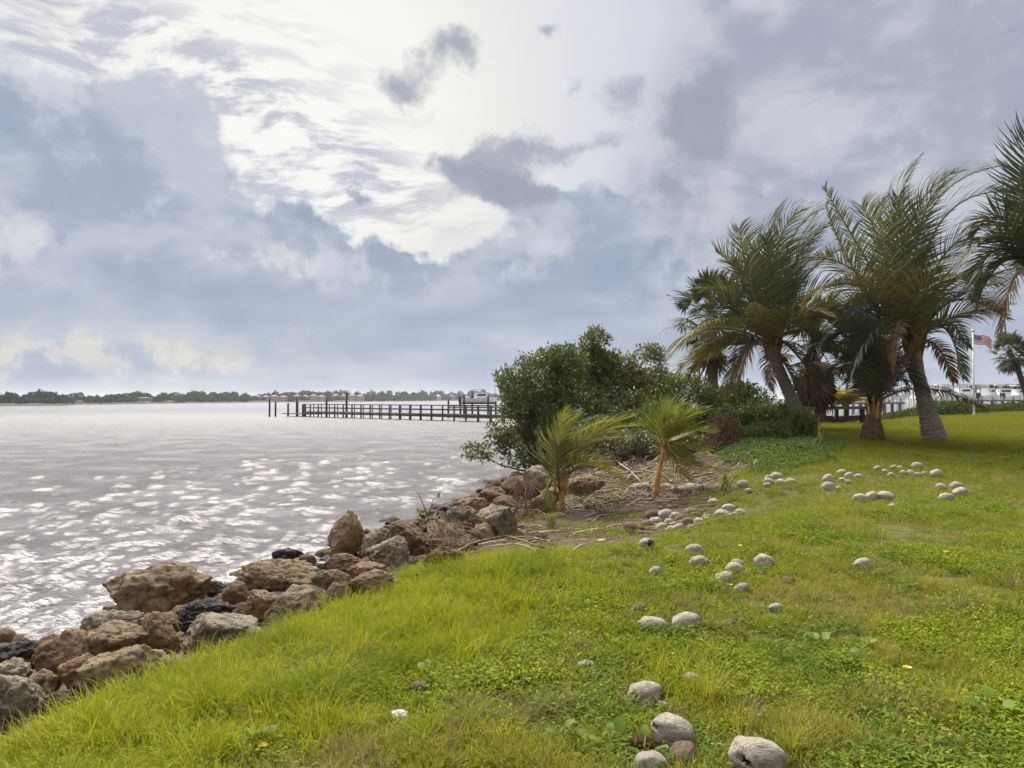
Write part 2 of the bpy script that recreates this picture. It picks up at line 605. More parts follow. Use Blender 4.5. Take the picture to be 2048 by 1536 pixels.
# ------------------------------------------------------------------ the river
def make_water():
    ang = np.radians(np.concatenate([np.linspace(-180, -42, 30)[:-1], np.linspace(-42, 24, 470), np.linspace(24, 180, 36)[1:-1]]))
    rr = np.concatenate([[0.5, 2.0], 4.5 * np.exp(np.linspace(0, math.log(160 / 4.5), 560)), 160 * np.exp(np.linspace(0, math.log(9000 / 160), 26))[1:]])
    A, R = np.meshgrid(ang, rr)
    X, Y = R * np.sin(A), R * np.cos(A)
    dr = np.gradient(rr)[:, None] * np.ones_like(A)
    rng = np.random.RandomState(3)
    Z = np.zeros_like(X)
    wob = [fbm2(X, Y, 0.15, 1, k * 3.1) for k in range(3)]
    fine = (A > math.radians(-43)) & (A < math.radians(25))
    for k in range(64):
        lam = 0.18 * (1.2 / 0.18) ** rng.rand()
        th = math.radians(-66 + rng.normal() * 26)
        kx, ky = math.cos(th) * 2 * math.pi / lam, math.sin(th) * 2 * math.pi / lam
        ph = kx * X + ky * Y + rng.rand() * 6.28 + 0.6 * wob[k % 3]
        amp = 0.0105 * lam ** 0.75 * np.clip((lam / dr - 2.2) / 2.5, 0, 1)
        s = np.sin(ph)
        Z += amp * (s + 0.35 * np.cos(2 * ph) * -1)
    Z *= fine * (1 + 0.5 * fbm2(X, Y, 0.09, 2, 3.0)) * np.clip(R / 7, 0.4, 1)
    n0, n1 = A.shape
    V = np.stack([X, Y, Z], -1).reshape(-1, 3)
    i = np.arange(n0 - 1)[:, None] * n1 + np.arange(n1 - 1)[None]
    q = np.stack([i, i + 1, i + n1 + 1, i + n1], -1).reshape(-1, 4)
    i = np.arange(n0 - 1) * n1
    q2 = np.stack([i + n1 - 1, i, i + n1, i + 2 * n1 - 1], -1)
    c = len(V)
    V = np.vstack([V, [[0, 0, 0]]])
    j = np.arange(n1)
    tri = np.stack([np.full(n1, c), (j + 1) % n1, j], -1)
    m, t, out = material('river_water')
    pos = wpos(t)
    foam_a = t.n('ShaderNodeAttribute', attribute_name='shore').outputs['Fac']
    a = t.noise(t.mapping(pos, rot=(0, 0, 0.45), scale=(1.0, 2.5, 1)), 6.0, 6, 0.68, 0.4)
    b = t.noise(t.mapping(pos, rot=(0, 0, -0.2), scale=(1.0, 1.8, 1)), 0.55, 4, 0.6, 0.3)
    h = t.m('ADD', a, t.m('MULTIPLY', b, 0.9))
    fn = t.noise(pos, 3.2, 6, 0.7, 0.8)
    foam = t.m('MULTIPLY', t.step(fn, 0.46, 0.6), foam_a)
    body = t.mix(t.noise(pos, 0.06, 3), (0.185, 0.18, 0.185), (0.21, 0.205, 0.21))
    col = t.mix(foam, body, (0.75, 0.75, 0.75))
    bn = t.n('ShaderNodeBump')
    chop = t.n('ShaderNodeAttribute', attribute_name='chop').outputs['Fac']     # bump strength by distance, weak far out to keep distant glints down
    gust = t.noise(pos, 0.45, 4, 0.6)
    nd = t.n('ShaderNodeMapRange')
    for i_, v_ in enumerate((gust, 0.32, 0.68, 0.65, 1.3)):
        t.put(nd.inputs[i_], v_)
    t.put(bn.inputs['Strength'], t.m('MULTIPLY', chop, nd.outputs[0], clamp=True))
    bn.inputs['Distance'].default_value = 0.18
    t.put(bn.inputs['Height'], h)
    df = t.n('ShaderNodeBsdfDiffuse')
    t.put(df.inputs['Color'], col)
    gl = t.n('ShaderNodeBsdfGlossy')
    gl.inputs['Color'].default_value = (0.63, 0.62, 0.63, 1)
    gl.inputs['Roughness'].default_value = 0.17
    fr = t.n('ShaderNodeFresnel')
    fr.inputs['IOR'].default_value = 1.33
    for nd in (df, gl, fr):
        t.t.links.new(bn.outputs[0], nd.inputs['Normal'])
    ms = t.n('ShaderNodeMixShader')
    t.put(ms.inputs[0], t.m('MULTIPLY', t.m('MULTIPLY', fr.outputs[0], 0.96), t.m('SUBTRACT', 1.0, t.m('MULTIPLY', foam, 0.8))))
    t.t.links.new(df.outputs[0], ms.inputs[1])
    t.t.links.new(gl.outputs[0], ms.inputs[2])
    t.t.links.new(ms.outputs[0], out.inputs['Surface'])
    me = mesh('river', V, [q, q2, tri], [m])
    d = (np.interp(Y, WY, WX) - X)
    sh = np.clip(1 - d / 1.3, 0, 1) * (Y < 14) * (Y > 3)
    sh = np.append(sh.ravel(), 0)
    at_ = me.attributes.new('shore', 'FLOAT', 'POINT')
    at_.data.foreach_set('value', sh.astype(np.float32))
    ch = np.append(np.interp(R, [8, 30, 70, 200], [0.75, 0.9, 0.7, 0.12]).ravel(), 0.5)
    at_ = me.attributes.new('chop', 'FLOAT', 'POINT')
    at_.data.foreach_set('value', ch.astype(np.float32))
    return link('river', me, kind='structure')


make_water()

# ------------------------------------------------------------------ rocks of the revetment
def rock_mat(name, light, mid, dark, grey, orange, wet=False):
    m, t, out = material(name)
    oi = t.n('ShaderNodeObjectInfo').outputs['Random']
    co = t.v('ADD', obco(t), t.v('SCALE', (9.1, 5.3, 3.7), scale=oi))
    n1 = t.noise(co, 3.2, 8, 0.68)
    n2 = t.noise(co, 11.0, 7, 0.7)
    n3 = t.noise(co, 1.3, 3, 0.5)
    pit = t.voro(co, 26.0)
    g = t.n('ShaderNodeNewGeometry')
    sx = t.n('ShaderNodeSeparateXYZ')
    t.put(sx.inputs[0], g.outputs['Normal'])
    up = t.step(t.m('ADD', sx.outputs[2], t.m('MULTIPLY', t.m('SUBTRACT', n1, 0.5), 1.1)), 0.15, 0.85)
    dk = lambda v, f=0.9: tuple(x * f for x in v)
    light, mid, grey, orange = dk(light), dk(mid), dk(grey), dk(orange)
    c = t.mix(t.step(n1, 0.36, 0.64), mid, light)
    c = t.mix(t.m('MULTIPLY', t.step(n3, 0.45, 0.62), 0.75), c, orange)
    c = t.mix(t.m('MULTIPLY', up, 0.62), c, grey)
    c = t.mix(t.m('MULTIPLY', t.step(n2, 0.50, 0.36), 0.75), c, dark)
    c = t.mix(t.m('MULTIPLY', t.step(n2, 0.62, 0.72), 0.35), c, (0.36, 0.30, 0.21))
    h = t.m('ADD', t.m('ADD', n1, t.m('MULTIPLY', n2, 0.55)), t.m('MULTIPLY', t.step(pit, 0.0, 0.35), 0.22))
    pbsdf(t, out, c, 0.45 if wet else 0.92, h, 1.0, 0.09, 0.12 if wet else 0.1)
    return m


ROCK = {
    'tan': rock_mat('tan_limestone', (0.35, 0.245, 0.13), (0.215, 0.14, 0.07), (0.04, 0.027, 0.017), (0.30, 0.245, 0.17), (0.28, 0.15, 0.06)),
    'orange': rock_mat('rusty_limestone', (0.33, 0.21, 0.11), (0.22, 0.12, 0.055), (0.05, 0.028, 0.016), (0.27, 0.20, 0.13), (0.30, 0.14, 0.05)),
    'grey': rock_mat('lichen_grey_limestone', (0.33, 0.27, 0.185), (0.21, 0.16, 0.10), (0.045, 0.035, 0.025), (0.33, 0.29, 0.235), (0.20, 0.145, 0.085)),
    'red': rock_mat('red_brown_limestone', (0.22, 0.14, 0.08), (0.13, 0.08, 0.045), (0.026, 0.017, 0.012), (0.20, 0.155, 0.11), (0.17, 0.085, 0.036)),
    'black': rock_mat('wet_black_rock', (0.030, 0.028, 0.026), (0.016, 0.015, 0.014), (0.006, 0.006, 0.006), (0.035, 0.035, 0.034), (0.04, 0.022, 0.012), True),
}
import bmesh
_ico = {}


def ico(n):
    if n not in _ico:
        bm = bmesh.new()
        bmesh.ops.create_icosphere(bm, subdivisions=n, radius=1)
        bm.verts.ensure_lookup_table()
        V = np.array([v.co for v in bm.verts])
        Fc = np.array([[v.index for v in f.verts] for f in bm.faces])
        bm.free()
        _ico[n] = (V, Fc)
    return _ico[n]


def rock_shape(seed, lumps=0.5, cuts=9, sub=5):
    V, Fc = ico(sub)
    V = V.copy()
    rng = np.random.RandomState(seed)
    r = 1 + lumps * 0.45 * fbm(V * 1.1 + seed * 3.7, 3) + 0.10 * fbm(V * 3.1 + seed, 3)
    P = V * r[:, None]
    for k in range(cuts):                                # broken faces
        n = unit(rng.normal(size=3))
        h = 0.62 + 0.26 * rng.rand()
        d = P @ n
        over = d > h
        P[over] -= np.outer((d[over] - h) * 0.86, n)
    nrm = unit(P)
    cav = fbm(P * 4.5 + seed, 4, 0.6)
    P += nrm * (0.075 * cav - 0.06 * np.clip(fbm(P * 9 + seed * 2, 3), 0, 1))[:, None]
    pit = np.clip(perlin(P * 7 + 40 + seed) - 0.25, 0, 1)
    P -= nrm * (0.16 * pit)[:, None]
    P -= (P.max(0) + P.min(0)) / 2
    P /= (P.max(0) - P.min(0)) / 2
    return P, Fc


# x0, y0, x1, y1 in the photograph, tone, tilt (degrees), depth factor, lumps, label
ROCKS = [
    (220, 1132, 412, 1248, 'tan', 6, .8, .72, 'largest lumpy brown boulder with a knobbed top beside the water'),
    (174, 1222, 282, 1290, 'grey', -4, .8, .6, 'grey topped rock wedged just below the largest lumpy boulder'),
    (178, 1250, 310, 1332, 'tan', -8, .8, .7, 'tan rock with a hollowed top in front of the grey topped rock'),
    (76, 1262, 194, 1358, 'orange', -24, .8, .4, 'orange flat sided slab leaning towards the water at lower left'),
    (278, 1226, 358, 1314, 'orange', 14, .8, .5, 'rusty orange upright rock at the foot of the largest lumpy boulder'),
    (118, 1314, 214, 1392, 'orange', 8, .7, .4, 'dark orange rock under the leaning orange slab'),
    (158, 1296, 330, 1412, 'tan', -26, .6, .6, 'long tan boulder sloping along the grass edge at lower left'),
    (362, 1230, 526, 1318, 'grey', -8, .8, .7, 'pale grey pitted boulder at the grass edge with a wire before it'),
    (482, 1120, 638, 1194, 'tan', -3, .9, .25, 'wide flat topped boulder lying across smaller rocks'),
    (450, 1164, 508, 1232, 'red', 8, .8, .4, 'brown rock under the left end of the flat topped boulder'),
    (488, 1184, 562, 1254, 'tan', 20, .7, .3, 'rounded cube shaped tan rock below the flat topped boulder'),
    (535, 1176, 648, 1258, 'tan', -38, .7, .5, 'slanting tan rock with a grey crest right of the cube shaped rock'),
    (545, 1098, 608, 1132, 'black', 10, .8, .5, 'black wet rock showing behind the flat topped boulder'),
    (596, 1108, 632, 1142, 'red', -10, .8, .4, 'small red brown rock behind the right end of the flat topped boulder'),
    (628, 1142, 702, 1190, 'red', 5, .8, .5, 'shadowed brown rock right of the flat topped boulder'),
    (648, 1168, 708, 1220, 'red', 0, .7, .5, 'dark brown rock low beside the tall grass below the upright stone'),
    (402, 1164, 464, 1208, 'black', -5, .9, .6, 'black wet rock in the wash right of the largest lumpy boulder'),
    (352, 1200, 468, 1268, 'black', -15, .9, .5, 'glistening black rock in the gap behind the pale grey pitted boulder'),
    (-24, 1258, 28, 1294, 'red', 0, .9, .4, 'dark red rock at the left edge in the foam'),
    (-14, 1286, 82, 1346, 'black', 12, .9, .6, 'black seaweed covered rock at the left edge by the foam'),
    (-16, 1320, 62, 1372, 'grey', 0, .8, .6, 'grey pitted rock at the left edge below the black seaweed rock'),
    (-34, 1352, 84, 1470, 'grey', 10, .7, .6, 'big grey boulder cut by the left edge of the view'),
    (58, 1342, 116, 1402, 'tan', 20, .7, .4, 'tan rock between the big grey corner boulder and the dark orange rock'),
    (76, 1384, 166, 1444, 'red', 0, .6, .5, 'low dark rock at the grass edge in the lower left corner'),
    (318, 1310, 364, 1352, 'tan', 0, .7, .5, 'small tan stone at the upper end of the long sloping boulder'),
    (660, 1026, 728, 1124, 'tan', 8, .9, .35, 'tall upright pointed stone standing like a seal by the water'),
    (726, 1058, 794, 1128, 'grey', -4, .8, .3, 'grey block right beside the upright pointed stone'),
    (734, 1076, 816, 1148, 'grey', 24, .8, .4, 'pyramid shaped grey rock in front of the grey block'),
    (642, 1110, 738, 1156, 'red', 3, .8, .4, 'low red brown rock at the foot of the upright pointed stone'),
    (696, 1128, 776, 1168, 'orange', -8, .8, .4, 'orange wedge shaped rock below the pyramid shaped rock'),
    (696, 1142, 798, 1200, 'tan', -16, .7, .4, 'pale tan slab beside the tall grass below the orange wedge'),
    (766, 1046, 862, 1126, 'red', -6, .8, .6, 'rounded red brown boulder left of the dry root tuft'),
    (800, 1040, 838, 1068, 'red', 0, .9, .4, 'small dark red rock on the water side of the rounded red boulder'),
    (880, 1014, 956, 1082, 'grey', 0, .8, .4, 'grey lichen covered boulder behind the dry root tuft'),
    (908, 996, 984, 1040, 'orange', 4, .9, .5, 'wide rusty rock at the water behind the lichen covered boulder'),
    (952, 1015, 1032, 1082, 'grey', -5, .8, .4, 'blocky pale grey boulder left of the brown hanging roots'),
    (942, 1048, 988, 1092, 'tan', 0, .8, .4, 'small tan rock between the two grey boulders in mid bank'),
    (958, 976, 1010, 1018, 'red', 0, .9, .5, 'dark red rock at the water edge beyond the wide rusty rock'),
    (1004, 954, 1062, 998, 'red', 0, .9, .5, 'dark brown rock under the mangrove at the water edge'),
    (1048, 934, 1106, 996, 'grey', 6, .9, .4, 'pale whitish boulder standing behind the brown hanging roots'),
    (1060, 988, 1112, 1028, 'orange', -20, .8, .4, 'pale orange wedge rock left of the bushy young palm'),
    (1082, 976, 1124, 1008, 'orange', 0, .9, .4, 'small rusty rock behind the base of the bushy young palm'),
    (988, 993, 1034, 1024, 'red', 0, .9, .4, 'small dark rock between the hanging roots and the water'),
    (848, 1094, 928, 1140, 'red', -5, .7, .4, 'flat brown stone under the dry root tuft at the soil edge'),
    (858, 1076, 952, 1110, 'red', 0, .8, .4, 'brown rock half hidden under the dry root tuft'),
    (1140, 950, 1206, 992, 'tan', 0, .9, .3, 'yellowish rock behind the fronds of the bushy young palm'),
]


def make_rocks():
    for k, (x0, y0, x1, y1, tone, tilt, dep, lumps, label) in enumerate(ROCKS):
        big = (x1 - x0) > 60
        gw, gh = (x1 - x0) * 0.05, (y1 - y0) * 0.07
        x0, x1, y0 = x0 - gw, x1 + gw, y0 - gh
        P, Fc = rock_shape(k + 11, lumps, 5 + k % 6, 5 if big else 4)
        peak = 0.62 if 'upright pointed stone standing' in label else (0.5 if 'pyramid shaped grey' in label else 0.0)
        if peak:
            u = (P[:, 2:3] + 1) / 2
            P[:, :2] *= 1 - peak * u ** 1.2
        base = on_ground((x0 + x1) / 2, min(y1 - 2, 1470))
        D = base[1]
        w, h = (x1 - x0) * D / F, (y1 - y0) * D / F
        if tilt:
            a = math.radians(-tilt)
            R = np.array([[math.cos(a), 0, -math.sin(a)], [0, 1, 0], [math.sin(a), 0, math.cos(a)]])
            P = (P * [1, 1, 0.9]) @ R.T
            P -= (P.max(0) + P.min(0)) / 2
            P /= (P.max(0) - P.min(0)) / 2
        d = dep * min(w, h * 1.5)
        ctr = at((x0 + x1) / 2, (y0 + y1) / 2, D + d * 0.25)
        P = P * [w / 2, d / 2, h / 2]
        P[:, 2] -= np.clip(-P[:, 2] / (h / 2) - 0.2, 0, 1) * h * 0.22      # seat into the bank
        me = mesh('rock', P, [Fc], [ROCK[tone]])
        link('rock', me, None, ctr, label, 'rock', 'rocks of the shore revetment')


make_rocks()


def rubble():
    """Broken stone filling the gaps of the revetment."""
    rng = np.random.RandomState(5)
    mb = MB()
    for k in range(620):
        y = rng.uniform(3.6, 27)
        t = rng.beta(1.3, 1.6) * 0.75 - 0.06
        xw, xe = np.interp(y, WY, WX), np.interp(y, EY, EX)
        x = xw + t * (xe - xw)
        if y > 9 and t > 0.5:
            continue
        s = rng.uniform(0.05, 0.2)
        V, Fc = ico(2)
        P = V * (1 + 0.35 * fbm(V * 1.3 + k, 2))[:, None] * s * [1, rng.uniform(.6, 1), rng.uniform(.5, .9)]
        mb.add(P + [x, y, float(ground(x, y)) + s * 0.2], [Fc], k % 3)
    mb.build('rubble_stones', [ROCK['red'], ROCK['red'], ROCK['black']], smooth=False, kind='stuff', label='broken brown rubble filling gaps between the shore rocks', cat='rubble')


rubble()

# ------------------------------------------------------------------ coconuts
def coco_mat(name, pale, mid, dark):
    m, t, out = material(name)
    oi = t.n('ShaderNodeObjectInfo').outputs['Random']
    co = t.v('ADD', obco(t), t.v('SCALE', (3.1, 1.3, 2.7), scale=oi))
    fib = t.noise(t.mapping(co, scale=(0.5, 3.6, 3.6)), 3.0, 6, 0.65, 0.2)
    fine = t.noise(t.mapping(co, scale=(0.7, 11, 11)), 3.0, 4, 0.6, 0.2)
    blot = t.noise(co, 2.0, 5, 0.6)
    c = t.mix(t.step(fib, 0.33, 0.62), mid, pale)
    c = t.mix(t.m('MULTIPLY', t.step(blot, 0.48, 0.64), 0.8), c, mid)
    c = t.mix(t.m('MULTIPLY', t.step(fib, 0.44, 0.33), 0.8), c, dark)
    c = t.mix(t.m('MULTIPLY', t.step(fine, 0.46, 0.34), 0.5), c, dark)
    crk = t.noise(t.mapping(co, scale=(1.2, 7, 7)), 2.0, 5, 0.7, 0.5)
    c = t.mix(t.m('MULTIPLY', t.step(crk, 0.40, 0.33), 0.8), c, dark)
    pbsdf(t, out, c, 0.9, t.m('ADD', t.m('ADD', fib, crk), t.m('MULTIPLY', fine, 0.5)), 1.0, 0.05, 0.1)
    return m


COCO = [coco_mat('bleached_husk', (0.92, 0.85, 0.72), (0.74, 0.64, 0.50), (0.24, 0.16, 0.10)),
        coco_mat('tan_husk', (0.44, 0.33, 0.23), (0.30, 0.20, 0.13), (0.09, 0.055, 0.035)),
        coco_mat('brown_fibre_husk', (0.24, 0.14, 0.07), (0.15, 0.08, 0.04), (0.04, 0.022, 0.012)),
        plain('dark_husk_hollow', (0.03, 0.02, 0.014), (0.06, 0.04, 0.025), 20, 0.95)]


def coco_shape(kind, seed, mt):
    V, Fc = ico(4)
    P = V.copy()
    a = np.arctan2(P[:, 2], P[:, 1])
    ridge = 1 + 0.10 * np.cos(3 * a) + 0.07 * fbm(P * 1.7 + seed * 5, 3) + 0.022 * np.sin(a * 26 + 5 * fbm(P * 2 + seed, 2)) + 0.03 * fbm(P * [1.5, 9, 9] + seed, 3)
    P[:, 1:] *= ridge[:, None]
    P[:, 0] *= 1.30 + 0.06 * math.sin(seed)
    tip = np.clip((np.abs(P[:, 0]) - 0.7) / 0.6, 0, 1)
    P[:, 1:] *= (1 - 0.42 * tip)[:, None]
    mi = np.zeros(len(Fc), int)
    P *= (1 + 0.11 * fbm(P * 1.1 + seed * 9, 2))[:, None]
    if kind in ('split', 'open'):
        c = P[Fc].mean(1)
        n = unit([0.65 * (-1) ** seed, -0.72, 0.25]) if kind == 'split' else unit([0.6, -0.7, 0.15])

        def mouth(Q):
            ang = np.arccos(np.clip(unit(Q * [0.5 if kind == 'split' else 1, 1, 1.7 if kind == 'split' else 1]) @ n, -1, 1))
            return ang + 0.28 * fbm(unit(Q) * 3.5 + seed, 2)
        lim = 0.30 if kind == 'split' else 0.95
        am, cm = mouth(P), mouth(c)
        k = np.clip((lim - am) / 0.16, 0, 1)
        lip = np.exp(-((am - lim - 0.06) / 0.07) ** 2)
        P = P * (1 - 0.55 * k + 0.07 * lip)[:, None]
        mi[cm < lim - 0.05] = 1
    P -= [0, 0, 0]
    return mesh('coconut', P, [Fc], [mt, COCO[3]], [mi])


def make_coconuts():
    shapes = {}
    for kind in ('whole', 'split', 'open'):
        for mt in range(3):
            for s in range(3):
                shapes[kind, mt, s] = coco_shape(kind, s + 1, COCO[mt])
    rng = random.Random(4)

    def coco(px, py, w, label, mt=0, kind='whole', rz=None, tilt=0.0, group=None, sink=0.42, lift=0.0):
        g = on_ground(px, py + w * 0.30)
        r = w * g[1] / F / 2
        o = link('coconut', shapes[kind, mt, rng.randrange(3)], None, None, label, 'coconut', group)
        o.location = (g[0], g[1], g[2] + r * (1 - sink) * 0.92 + lift * r)
        rz = rng.uniform(-0.7, 0.7) if rz is None else rz
        o.rotation_euler = (rng.uniform(-.3, .3), math.radians(tilt) + rng.uniform(-.15, .15), rz)
        q = r / 1.2
        o.scale = (q * rng.uniform(.92, 1.12), q, q * rng.uniform(.8, 0.98))
        if w >= 50:                       # frayed husk fibres
            mb = MB()
            r_ = np.random.RandomState(int(px))
            for k in range(46):
                sx = 1 if r_.rand() < 0.7 else -1
                a_ = r_.rand() * 6.28
                p0 = np.array([sx * (0.75 + 0.4 * r_.rand()), 0.62 * math.cos(a_), 0.62 * math.sin(a_)])
                p2 = p0 * 1.04 + r_.normal(size=3) * 0.22 + [sx * 0.2, -0.05, -0.12]
                mb.tube(bez(p0 * 0.9, (p0 + p2) / 2 + r_.normal(size=3) * 0.06, p2, 5), np.linspace(0.014, 0.005, 5), 3, cap=False)
            mb.build('husk_fibres', [COCO[2] if mt else COCO[1]], o, kind='stuff')
        return o

    ordn = ['first', 'second', 'third', 'fourth', 'fifth', 'sixth', 'seventh', 'eighth', 'ninth', 'tenth', 'eleventh', 'twelfth', 'thirteenth',
            'fourteenth', 'fifteenth', 'sixteenth', 'seventeenth', 'eighteenth']

    def cluster(items, what, group):
        items = sorted(items)
        for k, it in enumerate(items):
            px, py, w = it[:3]
            mt = it[3] if len(it) > 3 else 0
            tone = ('bleached', 'tan', 'brown')[mt]
            pos = 'leftmost' if k == 0 else ('rightmost' if k == len(items) - 1 else ordn[k] + ' from the left')
            coco(px, py, w, '%s coconut %s, %s' % (tone, what, pos), mt, group=group, lift=(it[4] if len(it) > 4 else 0))

    cluster([(1303, 1029, 28, 1), (1331, 1027, 29, 0), (1295, 1048, 28, 1), (1311, 1041, 24, 0), (1323, 1054, 26, 0), (1338, 1045, 22, 0), (1352, 1032, 25, 0),
             (1366, 1036, 28, 1), (1381, 1026, 31, 1), (1376, 1044, 29, 1), (1399, 1043, 22, 0), (1357, 1055, 24, 0), (1382, 1055, 18, 0), (1393, 1032, 23, 1), (1342, 1058, 20, 0), (1413, 1034, 18, 0)],
            'in the heap by the leaning young palm', 'coconut heap by the leaning young palm')
    cluster([(1427, 1003, 22), (1445, 1029, 31), (1456, 1017, 29), (1468, 1030, 20), (1481, 1026, 23)], 'in the small group right of the heap', 'coconuts right of the husk heap')
    cluster([(1466, 975, 17), (1486, 967, 24), (1497, 981, 15), (1535, 970, 15), (1537, 963, 20), (1536, 955, 14), (1553, 952, 24), (1562, 964, 21), (1581, 963, 22)],
            'in the row below the dark vines', 'coconuts below the dark green vines')
    cluster([(1656, 973, 26), (1657, 957, 24), (1677, 977, 15), (1684, 945, 19), (1685, 960, 15), (1696, 964, 13), (1698, 951, 19), (1717, 953, 18)],
            'in the middle cluster before the bulbous palm', 'coconuts before the bulbous palm')
    cluster([(1755, 937, 16), (1770, 943, 14), (1782, 950, 15), (1788, 935, 15), (1800, 936, 14), (1807, 946, 15), (1821, 946, 16), (1835, 949, 15), (1835, 931, 22), (1849, 947, 13), (1873, 947, 25)],
            'in the scatter before the leaning trunk', 'coconuts before the leaning ringed trunk')
    cluster([(1720, 996, 26), (1745, 992, 27), (1771, 991, 29)], 'in the row of three on open grass', 'row of three coconuts')
    cluster([(1882, 974, 21), (1893, 995, 27), (1914, 972, 25), (1921, 984, 30)], 'in the group of four at far right', 'four coconuts at far right')
    cluster([(1389, 1100, 36), (1397, 1124, 38)], 'of the pair below the hollow shell', 'pair of coconuts below the hollow shell')
    cluster([(1449, 1155, 40), (1469, 1138, 38), (1473, 1126, 24), (1484, 1176, 30)], 'in the mid lawn group of four', 'mid lawn coconuts')
    cluster([(1262, 1056, 34, 1), (1279, 1060, 22, 2)], 'of the two lying left of the husk heap', 'coconuts left of the husk heap')
    coco(1294, 1088, 30, 'hollow dark half coconut shell open to the right', 0, 'open', 0.1, 0, sink=0.3)
    coco(1311, 1142, 28, 'lone pale coconut at the crest of the tall grass', 0)
    coco(1529, 1122, 40, 'lone pale coconut right of the mid lawn group of four', 0)
    coco(1576, 1160, 30, 'dull tan coconut sunk deep in weeds below the lone pale one', 1, sink=0.75)
    coco(1726, 1128, 38, 'single pale coconut on the empty right side of the lawn', 0)
    coco(1636, 1037, 10, 'tiny pale husk fragment alone in the mid lawn', 0)
    coco(1280, 1219, 38, 'tan coconut with a cracked top left of the white pair', 1, 'split')
    coco(1306, 1247, 54, 'weathered white coconut beside the tan cracked one, half hidden by grass', 0, sink=0.5)
    coco(1373, 1244, 58, 'bright white coconut at the right of the near trio', 0)
    coco(1461, 1247, 32, 'dull fibrous coconut sunk in weeds right of the bright white one', 1, sink=0.6)
    coco(1552, 1215, 28, 'small broken white husk alone in the weeds', 0, 'split')
    coco(1173, 1332, 40, 'small pale coconut alone in the tall grass at centre', 0, sink=0.55)
    coco(1386, 1357, 38, 'pale crumpled husk behind the yellow sedge', 0, 'split')
    coco(1291, 1384, 70, 'split pale coconut with a reddish crack above the front husks', 0, 'split', 0.3)
    coco(1345, 1464, 88, 'largest torn coconut husk with a dark hollow, front heap', 0, 'split', -0.3, 12, sink=0.3)
    coco(1366, 1512, 62, 'brown grey husk end leaning below the torn husk', 1, 'split', 0.9, -30, sink=0.3)
    coco(1284, 1494, 56, 'hairy brown coconut at the left of the front heap', 2, 'whole', 0.4, 30, sink=0.3)
    coco(1300, 1528, 74, 'pale coconut at the bottom edge under the hairy brown one', 0, 'whole', 0.2)
    coco(1515, 1518, 112, 'biggest grey coconut with a dark tear at the bottom edge', 0, 'split', 0.2, 8, sink=0.3)
    coco(838, 1378, 44, 'broken tan husk under a round green leaf left of centre', 1, 'split')


make_coconuts()

# ------------------------------------------------------------------ grass, weeds and litter
def blade_clump(seed, n, length, spread, width, lean=0.5, curl=1.0, seg=4):
    r = np.random.RandomState(seed)
    a = r.rand(n) * 2 * math.pi
    base = np.stack([np.cos(a), np.sin(a), 0 * a], -1) * (spread * np.sqrt(r.rand(n)))[:, None]
    b = a + r.normal(size=n) * 0.9
    hd = np.stack([np.cos(b), np.sin(b), 0 * b], -1)
    ln = length * (0.5 + 0.7 * r.rand(n))
    le = lean * (0.25 + r.rand(n))
    cu = curl * (0.3 + r.rand(n))
    side = np.stack([-np.sin(b), np.cos(b), 0 * b], -1)
    V = []
    P = base.copy()
    ang = le
    for j in range(seg + 1):
        w = width * (1 - (j / seg) ** 1.6) * (0.7 + 0.5 * r.rand(n)) if j < seg else np.zeros(n) + width * 0.04
        V.append(P - side * (w / 2)[:, None])
        V.append(P + side * (w / 2)[:, None])
        st = ln / seg
        P = P + (hd * np.sin(ang)[:, None] + np.array([0, 0, 1.0]) * np.cos(ang)[:, None]) * st[:, None]
        ang = ang + cu * 0.35 * (j + 1) / seg
    V = np.stack(V, 1).reshape(-1, 3)
    k = np.arange(n)[:, None] * (2 * seg + 2)
    j = np.arange(seg)[None] * 2
    q = np.stack([k + j, k + j + 1, k + j + 3, k + j + 2], -1).reshape(-1, 4)
    return V, [q]


def leaf_geo(base, dirs, normals, ln, wd, fold=0.25, droop=0.25):
    """Ovate leaves: eight vertices each, folded along the midrib."""
    base, dirs, normals = (np.asarray(v, float) for v in (base, dirs, normals))
    dirs = unit(dirs)
    side = unit(np.cross(dirs, normals))
    nrm = np.cross(side, dirs)
    ln = np.broadcast_to(np.asarray(ln, float), (len(base),))[:, None]
    wd = np.broadcast_to(np.asarray(wd, float), (len(base),))[:, None]
    mid = base + dirs * ln * 0.5 + nrm * ln * droop * 0.18
    tip = base + dirs * ln - nrm * ln * droop * 0.35
    l1 = base + dirs * ln * 0.28 + side * wd * 0.46 + nrm * wd * fold
    r1 = base + dirs * ln * 0.28 - side * wd * 0.46 + nrm * wd * fold
    l2 = base + dirs * ln * 0.68 + side * wd * 0.40 + nrm * (wd * fold * 0.8 - ln * droop * 0.08)
    r2 = base + dirs * ln * 0.68 - side * wd * 0.40 + nrm * (wd * fold * 0.8 - ln * droop * 0.08)
    V = np.stack([base, l1, l2, tip, r2, r1, mid], 1).reshape(-1, 3)
    k = np.arange(len(base))[:, None] * 7
    tri = np.concatenate([k + [0, 6, 1], k + [1, 6, 2], k + [2, 6, 3], k + [3, 6, 4], k + [4, 6, 5], k + [5, 6, 0]])
    return V, [tri]


